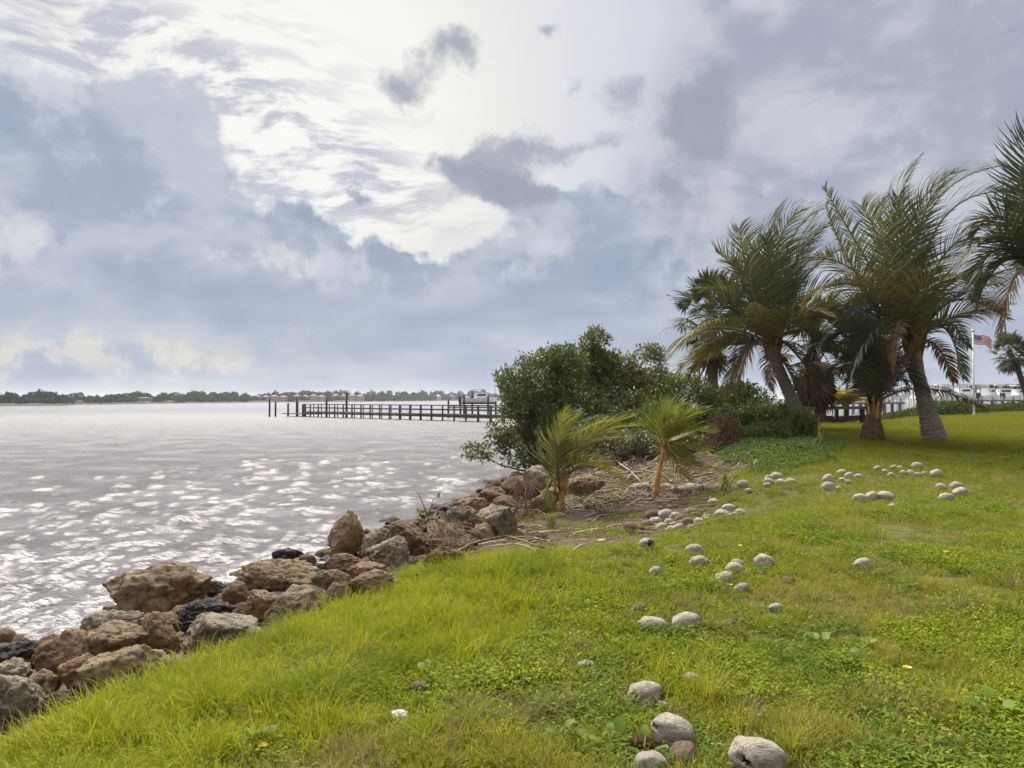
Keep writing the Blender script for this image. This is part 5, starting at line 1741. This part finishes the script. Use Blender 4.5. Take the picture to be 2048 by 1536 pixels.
# ------------------------------------------------------------------ pier, piles and boats
M_PILE = plain('tarred_piling', (0.055, 0.045, 0.042), (0.03, 0.024, 0.022), 3, 0.9)
M_DECK = plain('weathered_deck', (0.17, 0.14, 0.12), (0.09, 0.072, 0.062), 2, 0.9)
M_HULL = plain('white_gelcoat', (0.78, 0.79, 0.80), (0.7, 0.71, 0.72), 2, 0.35, 0.05)
M_GLASSD = plain('dark_glass', (0.03, 0.035, 0.04), None, 2, 0.1, 0.0, spec=0.6)
M_DARKHULL = plain('dark_hull', (0.03, 0.035, 0.04), (0.05, 0.055, 0.06), 2, 0.4)
M_METAL = plain('grey_metal', (0.30, 0.31, 0.32), (0.22, 0.23, 0.24), 3, 0.5)


def line_pt(a, b, u):
    return a + (b - a) * u


def pile(name, p, z0, z1, r, parent=None, mt=M_PILE, off=None, **kw):
    mb = MB()
    o = np.zeros(3) if off is None else np.asarray(off)
    mb.tube(np.array([[p[0], p[1], z0], [p[0], p[1], (z0 + z1) / 2], [p[0], p[1], z1]]) - o, [r, r * .97, r * .92], 8)
    return mb.build(name, [mt], parent, **kw)


def make_pier():
    a = at(578, 830, 118)
    b = at(1075, 848, 84)
    a[2] = b[2] = 0
    e = empty('pier', a, 'long dark timber pier with rails reaching out over the river', 'pier')
    L = np.linalg.norm(b - a)
    T = unit(b - a)
    S = np.array([-T[1], T[0], 0])
    deck, rail = 0.78, 1.86
    lower = 0.42
    mb = MB()
    for k, w in enumerate(np.linspace(-0.75, 0.75, 7)):
        pass
    u0 = 0.105                                     # the far end is a lower open landing
    mb.bar(line_pt(a, b, u0) + [0, 0, deck], b + [0, 0, deck], 1.8, 0.12)
    mb.build('deck', [M_DECK], e, loc=-a)
    mb = MB()
    for s in (-0.85, 0.85):
        mb.bar(line_pt(a, b, u0) + S * s + [0, 0, deck - 0.2], b + S * s + [0, 0, deck - 0.2], 0.12, 0.24)
    mb.build('stringers', [M_PILE], e, loc=-a)
    mb = MB()
    mb.bar(a + [0, 0, lower], line_pt(a, b, u0 + 0.04) + [0, 0, lower], 2.6, 0.14)
    mb.build('landing', [M_DECK], e, loc=-a)
    n = 23
    for k in range(n):
        u = u0 + (1 - u0) * k / (n - 1)
        for s in (-0.95, 0.95):
            p = line_pt(a, b, u) + S * s
            pile('piling', p, -1.2, rail - 0.06, 0.11 if s < 0 else 0.08, e, off=a)
    for s in (-0.95, 0.95):
        for z, h in ((rail, 0.10), (rail - 0.52, 0.14)):
            mb = MB()
            mb.bar(line_pt(a, b, u0) + S * s + [0, 0, z], b + S * s + [0, 0, z], 0.18 if z == rail else 0.06, h)
            mb.build('rail', [M_PILE], e, loc=-a)
    for px, top in ((580, 806), (590, 802), (597, 796), (602, 808), (614, 808)):
        q = at(px, 830, 117)
        pile('piling', (q[0], q[1] + (1.4 if px in (590, 602) else -1.0)), -1.2, at(px, top, 117)[2], 0.15, e, off=a)
    for px, top, D in ((653, 796, 112), (693, 785, 109)):
        q = at(px, 830, D)
        pile('piling', (q[0], q[1]), -1.2, at(px, top, D)[2], 0.17, e, off=a)


make_pier()
for px, top, lb in ((539, 800, 'left one of two lone mooring piles beyond the pier end'), (551, 802, 'right one of two lone mooring piles beyond the pier end')):
    q = at(px, 833, 115)
    pile('mooring_pile', (0, 0), -1.2, at(px, top, 115)[2], 0.14, loc=(q[0], q[1], 0), label=lb, cat='pile', group='lone mooring piles')


def boat_hull(mb, Lh, W, H, m=0, sheer=0.35):
    st = np.linspace(0, 1, 9)
    V, n = [], 7
    for s in st:
        w = W / 2 * (1 - max(0, s - 0.45) ** 2 * 3.25)
        w = max(w, 0.04)
        z = H * (1 + sheer * s * s)
        for j in range(n):
            f = j / (n - 1) * 2 - 1
            y = w * f
            zz = z * (abs(f) ** 2.2) if abs(f) < 0.99 else z
            zz = zz * (1 - 0.35 * s * (1 - abs(f))) + 0.35 * z * s * s * (1 - abs(f))
            V.append([s * Lh - Lh / 2, y, zz])
    V = np.array(V)
    i = np.arange(8)[:, None] * n + np.arange(n - 1)[None]
    q = np.stack([i, i + 1, i + n + 1, i + n], -1).reshape(-1, 4)
    dk = np.array([[k * n, k * n + n - 1, (k + 1) * n + n - 1, (k + 1) * n] for k in range(8)])
    mb.add(V, [q, dk, [[0, 1, 5, 6]], [[1, 2, 4, 5]], [[2, 3, 4]]], m)


def motor_boat(name, label, loc, rz, Lh, W, H, cabin, hull=M_HULL, group=None):
    e = empty(name, loc, label, 'boat', group)
    e.rotation_euler = (0, 0, rz)
    mb = MB()
    boat_hull(mb, Lh, W, H)
    mb.build('hull', [hull], e, smooth=False)
    if cabin:
        mb = MB()
        h = cabin
        x0, x1 = -Lh * 0.12, Lh * 0.2
        w = W * 0.36
        V = [[x0, -w, H], [x1 + h * .5, -w, H], [x1, -w * .85, H + h], [x0 + h * .15, -w * .85, H + h], [x0, w, H], [x1 + h * .5, w, H], [x1, w * .85, H + h], [x0 + h * .15, w * .85, H + h]]
        mb.add(V, [[[0, 1, 2, 3], [5, 4, 7, 6], [1, 5, 6, 2], [4, 0, 3, 7], [3, 2, 6, 7]]], 0)
        cb = mb.build('cabin', [M_HULL], e, smooth=False)
        mb = MB()
        mb.box(((x0 + x1) / 2 + h * 0.12, 0, H + h * 0.62), (abs(x1 - x0) * 0.75, W * 0.36 * 1.86, h * 0.3))
        mb.build('window', [M_GLASSD], cb, smooth=False)
        mb = MB()
        mb.box((-Lh * 0.02, 0, H + h * 1.55), (Lh * 0.34, W * 0.7, 0.1))
        ht = mb.build('hardtop', [M_HULL], e, smooth=False)
        for sx, sy in ((-1, -1), (-1, 1), (1, -1), (1, 1)):
            mb = MB()
            mb.bar((sx * Lh * 0.13, sy * W * 0.3, H + h * .4), (sx * Lh * 0.12 - .1, sy * W * 0.3, H + h * 1.55), 0.06)
            mb.build('post', [M_METAL], ht)
    mb = MB()
    mb.box((-Lh / 2 - 0.2, 0, H * 0.9), (0.4, 0.4, 0.7))
    mb.box((-Lh / 2 - 0.2, 0, H * 0.25), (0.25, 0.12, 0.9))
    mb.build('outboard_motor', [M_DARKHULL], e, smooth=False)
    return e


# boat lift and second pier behind the main pier
q = at(958, 812, 108)
motor_boat('cabin_cruiser', 'white cabin cruiser raised on a lift behind the pier', (q[0], q[1], at(958, 806, 108)[2]), math.radians(8), 5.0, 1.9, 0.6, 0.85)
e = empty('boat_lift', (q[0], q[1], 0), 'dark pile boat lift holding the white cabin cruiser', 'boat lift')
for px, dy, top in ((930, -2, 790), (943, 2, 782), (977, -2, 792), (991, 2, 790), (918, 3, 793), (898, -1, 800)):
    p = at(px, 830, 108)
    pile('piling', (p[0], p[1] + dy), -1.2, at(px, top, 108)[2], 0.15, e, off=(q[0], q[1], 0))
mb = MB()
for dy in (-2, 2):
    mb.bar(at(925, 806, 108) + [0, dy, 0] - [q[0], q[1], 0], at(993, 806, 108) + [0, dy, 0] - [q[0], q[1], 0], 0.16, 0.28)
mb.build('beam', [M_PILE], e)
mb = MB()
mb.bar(at(897, 815, 110) - [q[0], q[1], 0], at(1040, 815, 110) - [q[0], q[1], 0], 1.6, 0.16)
mb.build('walkway', [M_DECK], e)
mb = MB()
mb.bar(at(897, 812, 112) - [q[0], q[1], 0], at(1040, 812, 112) - [q[0], q[1], 0], 0.08, 0.12)
mb.build('rail', [M_PILE], e)

# ------------------------------------------------------------------ the far shore
FS = [(-400, 815), (-60, 813), (0, 812), (130, 811.3), (145, 809.5), (330, 807), (500, 805), (600, 804.3), (800, 802.7), (940, 801.2), (1100, 800.6), (1400, 800.4), (2600, 800.3)]


def shore_pt(px, back=0.0):
    y = np.interp(px, [p[0] for p in FS], [p[1] for p in FS])
    D = 2.7 * F / (y - 797.0)
    p = at(px, y, D)
    d = np.array([p[0], p[1], 0])
    d = d + unit(d) * back
    return np.array([d[0], d[1], 0.0])


def make_far_shore():
    V = []
    pxs = [p[0] for p in FS]
    for px in pxs:
        for bk, z in ((0, -0.3), (3, 0.7), (20, 1.2), (400, 2.0)):
            p = shore_pt(px, bk)
            V.append([p[0], p[1], z])
    n = 4
    i = np.arange(len(pxs) - 1)[:, None] * n + np.arange(n - 1)[None]
    q = np.stack([i, i + n, i + n + 1, i + 1], -1).reshape(-1, 4)
    link('far_shore', mesh('far_shore', V, [q], [plain('far_shore_ground', (0.035, 0.04, 0.026), (0.06, 0.06, 0.042), 0.05, 0.95, world=True)]), kind='structure')


make_far_shore()
M_FAR = leafmat('far_tree_leaf', (0.045, 0.058, 0.032), (0.070, 0.082, 0.046), (0.10, 0.105, 0.065), 0.15, 0.6, 0.01)
M_FARTRUNK = plain('far_trunk', (0.10, 0.085, 0.07))


def leaf_ball(rng, c, s, n, size):
    v = unit(rng.normal(size=(n, 3)))
    rad = (0.55 + 0.45 * rng.rand(n)) * (1 + 0.25 * fbm(v * 2 + rng.rand() * 50, 2))
    P = c + v * s * rad[:, None]
    d = unit(rng.normal(size=(n, 3)))
    w = unit(np.cross(d, rng.normal(size=(n, 3))))
    sz = size * (0.6 + 0.8 * rng.rand(n))[:, None]
    V = np.stack([P - d * sz / 2, P + w * sz * 0.4, P + d * sz / 2, P - w * sz * 0.4], 1).reshape(-1, 3)
    q = np.arange(n * 4).reshape(-1, 4)
    return V, q


def make_far_woods():
    rng = np.random.RandomState(17)
    mb = MB()
    for k in range(760):
        px = rng.uniform(-260, 1500)
        bk = rng.uniform(14, 130)
        if 500 < px < 735 and bk < 60:
            bk += 60
        p = shore_pt(px, bk)
        D = p[1]
        hp = 15 + 5 * perlin([[px / 60.0, 0.3, 0.1]])[0] + 3 * rng.normal()
        if px < 130:
            hp += 2
        h = max(hp, 9) * D / F * rng.uniform(0.7, 1.05)
        w = h * rng.uniform(0.55, 1.0)
        c = p + [0, 0, 1.0 + h * 0.56]
        V, q = leaf_ball(rng, c, np.array([w * .6, w * .6, h * .46]), 150, h * 0.20)
        mb.add(V, [q])
        mb.tube([p, p + [0, 0, h * .5]], h * 0.03, 5, 1, cap=False)
    for k in range(900):
        px = rng.uniform(-260, 1500)
        house = any(a < px < b for a, b in ((505, 576), (585, 653), (662, 730), (268, 306), (146, 168), (864, 942), (330, 352)))
        p = shore_pt(px, rng.uniform(26, 40) if house else rng.uniform(5, 30))
        D = p[1]
        h = rng.uniform(7, 13) * D / F
        V, q = leaf_ball(rng, p + [0, 0, h * 0.5 + 0.5], np.array([h * .9, h * .5, h * .5]), 70, h * 0.32)
        mb.add(V, [q])
    mb.build('far_woodland', [M_FAR, M_FARTRUNK], None, kind='stuff', label='dark treeline along the far river shore', cat='woodland')
    for k, (px, top, w, lb) in enumerate(((66, 784, 30, 'taller bushy tree on the near point of the far shore at left'), (274, 785, 16, 'flat topped tree above the pale house on the far shore'),
                                         (352, 783.5, 20, 'rounded tree standing above the far treeline left of the red roofs'), (470, 785, 16, 'small rounded tree left of the red roofed blocks'),
                                         (583, 783, 22, 'tree rising between the red roofed blocks'), (779, 780, 13, 'lone tall pine sticking up over the far shore'),
                                         (833, 786, 10, 'slim palm like tree above the far shore right of the pine'), (917, 784.5, 9, 'small far tree left of the boat lift'),
                                         (806, 786, 14, 'clumped far tree just right of the tall pine'), (648, 784.5, 18, 'tree behind the right end of the middle red roofed block'))):
        p = shore_pt(px, 70)
        D = p[1]
        zt = at(px, top, D)[2]
        e = empty('tree', p, lb, 'tree', 'single trees on the far shore')
        s = np.array([w * D / F / 2, w * D / F / 2, max(zt * 0.28, w * D / F / 3.2)])
        V, q = leaf_ball(rng, np.array([0, 0, zt - s[2]]), s, 170, s[2] * 0.5)
        link('crown', mesh('crown', V, [q], [M_FAR]), e)
        mb = MB()
        mb.tube([[0, 0, 0], [0, 0, zt - s[2]]], zt * 0.03, 6)
        mb.build('trunk', [M_FARTRUNK], e)


make_far_woods()
M_CREAM = plain('cream_stucco', (0.50, 0.47, 0.41), (0.44, 0.41, 0.36), 0.5, 0.9, 0.1)
M_TERRA = plain('terracotta_roof', (0.34, 0.19, 0.15), (0.27, 0.15, 0.12), 1.5, 0.9, 0.3)
M_TEAL = plain('teal_metal_roof', (0.25, 0.48, 0.44), (0.20, 0.42, 0.40), 1, 0.5)
M_GREYROOF = plain('grey_shingle_roof', (0.28, 0.27, 0.26), (0.20, 0.19, 0.19), 1, 0.9)
M_WINDOW = plain('far_window', (0.05, 0.055, 0.06), None, 1, 0.2, 0.0, spec=0.5)


def hip(mb, x0, x1, y0, y1, z, h, m=0, over=0.6):
    x0, x1, y0, y1 = x0 - over, x1 + over, y0 - over, y1 + over
    d = min((x1 - x0), (y1 - y0)) / 2
    ym = (y0 + y1) / 2
    V = [[x0, y0, z], [x1, y0, z], [x1, y1, z], [x0, y1, z], [x0 + d, ym, z + h], [x1 - d, ym, z + h]]
    mb.add(V, [[[0, 1, 5, 4], [2, 3, 4, 5], [3, 2, 1, 0]], [[1, 2, 5], [3, 0, 4]]], m)


def far_house(name, label, px0, px1, ytop, yeave, back, wall, roof, bays=4, storeys=2, group=None, wings=1):
    pxm = (px0 + px1) / 2
    p = shore_pt(pxm, back)
    D = p[1]
    W = (px1 - px0) * D / F
    zt, ze = at(pxm, ytop, D)[2], at(pxm, yeave, D)[2]
    e = empty(name, p, label, 'building', group)
    e.rotation_euler = (0, 0, -math.atan2(p[0], p[1]))
    for w in range(wings):
        ww = W / wings
        xa = -W / 2 + ww * w + ww * 0.03
        xb = xa + ww * 0.94
        dz = 0.0 if w % 2 == 0 else -0.10 * ze
        y0 = 0 if w % 2 == 0 else 2.5
        mb = MB()
        mb.box(((xa + xb) / 2, y0 + 5, (ze + dz) / 2 + 0.3), (xb - xa, 10, ze + dz - 0.6 + 0.9))
        wl = mb.build('wall', [wall], e, smooth=False)
        mb = MB()
        hip(mb, xa, xb, y0, y0 + 10, ze + dz + 0.15, zt - ze)
        mb.build('roof', [roof], e, smooth=False)
        for s in range(storeys):
            for b_ in range(bays):
                x = xa + (xb - xa) * (b_ + 0.5) / bays
                z = 1.2 + (ze + dz - 1.2) * (s + 0.5) / storeys
                hh = (ze + dz - 1.2) / storeys * 0.62
                mb = MB()
                mb.box((x, y0 - 0.02, z), ((xb - xa) / bays * 0.34, 0.2, hh * 0.8))
                mb.build('window', [M_WINDOW], wl, smooth=False)


far_house('apartment_block', 'left red roofed apartment block on the far shore', 507, 574, 789.5, 793.5, 18, M_CREAM, M_TERRA, 3, 2, 'red roofed apartment blocks', 4)
far_house('apartment_block', 'middle red roofed apartment block on the far shore', 587, 651, 788.5, 792.5, 20, M_CREAM, M_TERRA, 3, 2, 'red roofed apartment blocks', 4)
far_house('apartment_block', 'right red roofed apartment block on the far shore behind the pier', 664, 728, 787.5, 792, 22, M_CREAM, M_TERRA, 3, 2, 'red roofed apartment blocks', 4)
far_house('house', 'pale pinkish house among dark trees on the far shore', 270, 304, 794, 797, 16, plain('pink_stucco', (0.40, 0.33, 0.30), (0.34, 0.28, 0.26), 1), M_GREYROOF, 5, 2)
far_house('house', 'low pale house at the left part of the far shore', 148, 166, 801.5, 803.5, 10, M_CREAM, M_GREYROOF, 3, 1)
far_house('house', 'white house with a teal roof on the far shore', 866, 882, 789, 792.5, 18, M_HULL, M_TEAL, 3, 2)
far_house('house', 'grey roofed house right of the teal roofed one', 888, 910, 789.5, 792.5, 20, M_CREAM, M_GREYROOF, 3, 1)
far_house('house', 'small cream house right of the tall pine', 798, 806, 792.5, 795.5, 20, M_CREAM, M_GREYROOF, 2, 1)
far_house('house', 'small cream house left of the teal roofed one', 836, 846, 791.5, 795, 20, M_CREAM, M_GREYROOF, 2, 1)
far_house('house', 'white waterside house below the boat lift on the far shore', 915, 940, 791.5, 794.5, 16, M_HULL, M_GREYROOF, 4, 1)
far_house('boathouse', 'low pale boathouse right of the pinkish house', 332, 350, 801.5, 803.5, 6, M_CREAM, M_GREYROOF, 3, 1)
p = shore_pt(293, -10)
motor_boat('moored_boat', 'tiny white boat moored before the pinkish far house', (p[0], p[1], -0.1), 0.2, 3.4, 1.3, 0.5, 0.5)
q = shore_pt(990, 60)
pile('radio_mast', (0, 0), 0, at(992, 768, q[1])[2], 0.7, mt=M_METAL, loc=(q[0], q[1], 0), label='thin radio mast far behind the pier', cat='mast')

# ------------------------------------------------------------------ right background: hedge, canal docks, flag
def hedge(px0, px1, D0, D1, h, label, seed):
    a, b = gp(px0, D0), gp(px1, D1)
    rng = np.random.RandomState(seed)
    n = 3600
    u = rng.rand(n)
    P = a + (b - a) * u[:, None]
    v = unit(rng.normal(size=(n, 3)))
    v[:, 2] = np.abs(v[:, 2])
    hh = h * (1 + 0.22 * fbm(np.stack([u * 9, u * 0 + seed, u * 0], -1), 2))
    P = P + v * np.stack([0.75 + 0 * u, 0.75 + 0 * u, hh], -1) * (rng.rand(n) ** 0.3)[:, None]
    e = empty('hedge', a, label, 'hedge', 'hedges along the canal')
    Pr = np.repeat(P, 4, 0)
    r_ = rng.normal(size=Pr.shape)
    s = 0.14 * (0.6 + 0.7 * rng.rand(len(Pr)))
    V, Fs = leaf_geo(Pr + r_ * 0.08 - a, unit(r_ + np.repeat(v, 4, 0)), unit(rng.normal(size=Pr.shape) + [0, 0, 1]), s, s * 0.55)
    link('foliage', mesh('foliage', V, Fs, [M_HEDGE]), e)
    mb = MB()
    for k in range(9):
        p = a + (b - a) * (k + .5) / 9 - a
        p[2] = float(ground(*(p + a)[:2])) - a[2] - 0.05
        mb.tube([p, p + [0.1, 0, h * .5], p + [0.2, 0.1, h * .85]], [0.06, 0.05, 0.02], 5)
    mb.build('stems', [M_BRANCH], e)


hedge(1772, 1838, 44, 48, 0.75, 'dark clipped hedge left of the leaning ringed trunk', 1)
hedge(1846, 1918, 48, 52, 0.85, 'dark clipped hedge right of the leaning ringed trunk', 2)
hedge(1925, 1990, 54, 60, 0.8, 'clipped hedge right of the flagpole', 3)
hedge(1998, 2075, 60, 66, 0.75, 'clipped hedge at the right edge of the lawn', 4)

# flagpole and flag
g = on_ground(1948, 832)
FD = g[1]
e = empty('flagpole', g, 'white flagpole standing on the back lawn', 'flagpole')
top = at(1948, 664, FD)[2] - g[2]
M_POLE = plain('white_pole_paint', (0.80, 0.80, 0.80), (0.72, 0.72, 0.72), 3, 0.4, 0.05)
mb = MB()
mb.tube([[0, 0, -0.1], [0, 0, top * .5], [0, 0, top]], [0.07, 0.06, 0.04], 10)
mb.build('pole', [M_POLE], e)
mb = MB()
V, Fc = ico(2)
mb.add(V * 0.09 + [0, 0, top + 0.08], [Fc])
mb.build('finial', [plain('gold_finial', (0.6, 0.42, 0.12), None, 3, 0.3, 0, metallic=1.0)], e)
mb = MB()
mb.tube([[0, 0, -0.05], [0, 0, 0.06]], 0.22, 12)
mb.build('base', [M_POLE], e)


def make_flag():
    W, H = 38 * FD / F, 19 * FD / F
    nx = 40
    M_RED = plain('flag_red', (0.55, 0.035, 0.05), (0.48, 0.03, 0.045), 4, 0.8, 0.05)
    M_WHT = plain('flag_white', (0.75, 0.74, 0.74), (0.68, 0.67, 0.68), 4, 0.8, 0.05)
    M_BLU = plain('flag_blue', (0.03, 0.045, 0.16), (0.025, 0.04, 0.13), 4, 0.8, 0.05)
    ztop = top - 0.12

    def pt(u, v):           # u along the fly, v down the hoist
        return np.array([0.06 + W * u, 0.14 * math.sin(7 * u + 1.5 * v) * (0.2 + u), ztop - H * v - W * 0.30 * u ** 1.4 - 0.05 * math.sin(8 * u)])
    f = empty('flag', g, 'striped red and white flag with a blue starred corner blowing on the flagpole', 'flag')
    for k in range(13):
        mb = MB()
        u0 = 0.4 if k < 7 else 0.0
        us = np.linspace(u0, 1, nx)
        V = np.array([pt(u, (k + d) / 13) for u in us for d in (0, 1)])
        i = np.arange(nx - 1) * 2
        mb.add(V, [np.stack([i, i + 2, i + 3, i + 1], -1)])
        mb.build('stripe', [M_RED if k % 2 == 0 else M_WHT], f)
    mb = MB()
    us, vs = np.linspace(0, 0.4, 14), np.linspace(0, 7 / 13, 8)
    V = np.array([pt(u, v) for u in us for v in vs])
    i = np.arange(13)[:, None] * 8 + np.arange(7)[None]
    mb.add(V, [np.stack([i, i + 8, i + 9, i + 1], -1).reshape(-1, 4)])
    cn = mb.build('canton', [M_BLU], f)
    mb = MB()
    for r_ in range(9):
        for c in range(6 if r_ % 2 == 0 else 5):
            u = 0.4 * (2 * c + (1 if r_ % 2 == 0 else 2)) / 12
            v = 7 / 13 * (r_ + 1) / 10
            p = pt(u, v)
            n_ = 10
            V = [p + [0, -0.012, 0]]
            for j in range(n_):
                a = j * math.pi / 5 + math.pi / 2
                rr = 0.022 if j % 2 == 0 else 0.009
                V.append(p + [rr * math.cos(a), -0.012, rr * math.sin(a)])
            mb.add(V, [[[0, 1 + j, 1 + (j + 1) % n_] for j in range(n_)]])
    mb.build('stars', [M_WHT], cn)


make_flag()

# shed and dark boat by the canal
s = at(1655, 850, 34)
e = empty('dock_shed', (s[0], s[1], 0.0), 'open dark boat shed with a flat roof by the canal', 'shed')
zr = at(1655, 815, 34)[2]
mb = MB()
mb.box((0, 0, zr), (2.2, 3.0, 0.12))
mb.build('roof', [M_DECK], e, smooth=False)
for sx in (-0.95, 0.95):
    for sy in (-1.3, 1.3):
        mb = MB()
        mb.box((sx, sy, zr / 2 - 0.3), (0.14, 0.14, zr + 0.5))
        mb.build('post', [M_PILE], e, smooth=False)
mb = MB()
mb.box((0, 0, at(1655, 851, 34)[2]), (2.6, 3.4, 0.12))
mb.build('deck', [M_DECK], e, smooth=False)
mb = MB()
mb.box((-0.3, 0.4, at(1655, 843, 34)[2]), (1.0, 0.8, 0.5))
mb.box((0.5, 0.1, at(1655, 845, 34)[2]), (0.4, 0.5, 0.3))
mb.build('stored_crates', [M_DARKHULL], e, smooth=False)
s = at(1695, 838, 37)
motor_boat('skiff', 'dark low skiff beside the boat shed', (s[0], s[1], at(1695, 846, 37)[2]), 0.35, 2.9, 0.9, 0.34, 0, M_DARKHULL)


M_PALE_DECK = plain('pale_dock_timber', (0.24, 0.225, 0.21), (0.16, 0.15, 0.14), 2, 0.9)


def dock(name, label, px0, px1, D, ydeck, posts, rail=True):
    a, b = at(px0, ydeck, D), at(px1, ydeck, D)
    e = empty(name, (a[0], a[1], 0), label, 'dock', 'canal docks')
    o = np.array([a[0], a[1], 0])
    mb = MB()
    mb.bar(a - o, b - o, 1.6, 0.18)
    mb.build('deck', [M_PALE_DECK], e)
    for k in range(posts):
        p = a + (b - a) * k / (posts - 1)
        pile('piling', p, -1.2, a[2] + (1.0 if rail else 0.4), 0.13, e, M_PALE_DECK, o)
    if rail:
        mb = MB()
        mb.bar(a - o + [0, -.8, 0.95], b - o + [0, -.8, 0.95], 0.1, 0.1)
        mb.build('rail', [M_PALE_DECK], e)


dock('dock', 'grey canal dock behind the bulbous palm', 1705, 1800, 62, 806, 7, False)
dock('dock', 'long grey railed dock right of the flagpole', 1942, 2110, 78, 801, 9, False)
dock('dock', 'grey dock between the leaning trunk and the flagpole', 1850, 1945, 74, 803, 10, False)
k = 0
for px, D, y, L, cab, lb in ((1722, 70, 800, 7, 1.2, 'white motor boat behind the bulbous palm stalks, left'), (1772, 76, 799, 7.5, 1.3, 'white motor boat behind the bulbous palm stalks, right'),
                            (1800, 84, 797, 8, 1.4, 'white motor boat just left of the leaning ringed trunk'), (1885, 86, 797, 8, 1.4, 'white motor boat between leaning trunk and flagpole, left'),
                            (1922, 92, 795, 9, 1.5, 'white motor boat just left of the flagpole'), (1975, 90, 796, 8, 1.5, 'white motor boat just right of the flagpole'),
                            (2004, 98, 795, 9, 1.5, 'white motor boat second right of the flagpole'), (2036, 94, 796, 8, 1.4, 'white motor boat at the right edge by the curved fan palm')):
    p = at(px, y, D)
    motor_boat('motor_boat', lb, (p[0], p[1], at(px, y + 3, D)[2]), (k % 3 - 1) * 0.4 + 0.2, L * 0.5, 1.6, 0.5, cab * 0.55, group='white boats in the canal docks')
    k += 1


def covered_dock(px0, px1, D, y0, y1, label, mt):
    a, b = at(px0, y0, D), at(px1, y0, D)
    o = np.array([a[0], a[1], 0])
    e = empty('covered_dock', o, label, 'covered dock', 'long roofed docks')
    mb = MB()
    zt, zb = at(px0, y0, D)[2], at(px0, y1, D)[2]
    mb.box(((b[0] - a[0]) / 2, 4, (zt + zb) / 2), (b[0] - a[0], 9, zt - zb))
    mb.build('roof', [mt], e, smooth=False)
    n = 10
    for k in range(n):
        p = a + (b - a) * (k + .5) / n
        for dy in (0.5, 7.5):
            mb = MB()
            mb.tube([[p[0] - o[0], dy, -1.2], [p[0] - o[0], dy, zb + 0.02]], 0.16, 6)
            mb.build('post', [M_POLE], e)


covered_dock(1880, 2140, 120, 768.5, 778, 'long white roofed dock far behind the flagpole', M_HULL)
covered_dock(1700, 1815, 116, 778, 785, 'white roofed dock behind the bulbous palm', M_HULL)
covered_dock(1858, 1960, 128, 773, 779, 'grey roofed dock between the leaning trunk and the flagpole', M_METAL)
M_CANVAS = plain('dark_canvas', (0.07, 0.07, 0.07), (0.05, 0.05, 0.05), 2, 0.8)
for px, lb in ((1988, 'left'), (2014, 'middle'), (2037, 'right')):
    D = 112
    a = at(px, 780, D)
    e = empty('boat_canopy', (a[0], a[1], 0), '%s one of three dark rounded boat canopies at far right' % lb, 'canopy', 'dark rounded canopies')
    z0 = at(px, 779, D)[2]
    mb = MB()
    n = 12
    V = []
    for dy in (0, 5):
        for j in range(n):
            t_ = math.pi * j / (n - 1)
            V.append([-0.75 * math.cos(t_), dy, z0 + 0.8 * math.sin(t_)])
    i = np.arange(n - 1)
    mb.add(V, [np.stack([i, i + 1, i + 1 + n, i + n], -1), [list(range(n))], [list(range(2 * n - 1, n - 1, -1))]])
    mb.build('canvas', [M_CANVAS], e)
    for sx in (-0.7, 0.7):
        mb = MB()
        mb.tube([[sx, 2.5, -1.2], [sx, 2.5, z0 + 0.1]], 0.1, 6)
        mb.build('post', [M_POLE], e)

# ------------------------------------------------------------------ river haze
def make_haze():
    m = bpy.data.materials.new('river_haze')
    m.use_nodes = True
    t = NT(m.node_tree)
    out = t.n('ShaderNodeOutputMaterial')
    pv = t.n('ShaderNodeVolumePrincipled')
    pv.inputs['Color'].default_value = (0.88, 0.91, 0.96, 1)
    pv.inputs['Density'].default_value = 0.00019
    pv.inputs['Anisotropy'].default_value = 0.2
    t.t.links.new(pv.outputs[0], out.inputs['Volume'])
    mb = MB()
    mb.box((0, 0, 8.0), (19000, 19000, 32.0))
    mb.build('haze', [m], None, smooth=False, kind='stuff', label='thin pale haze over the river and far shore', cat='haze')


make_haze()
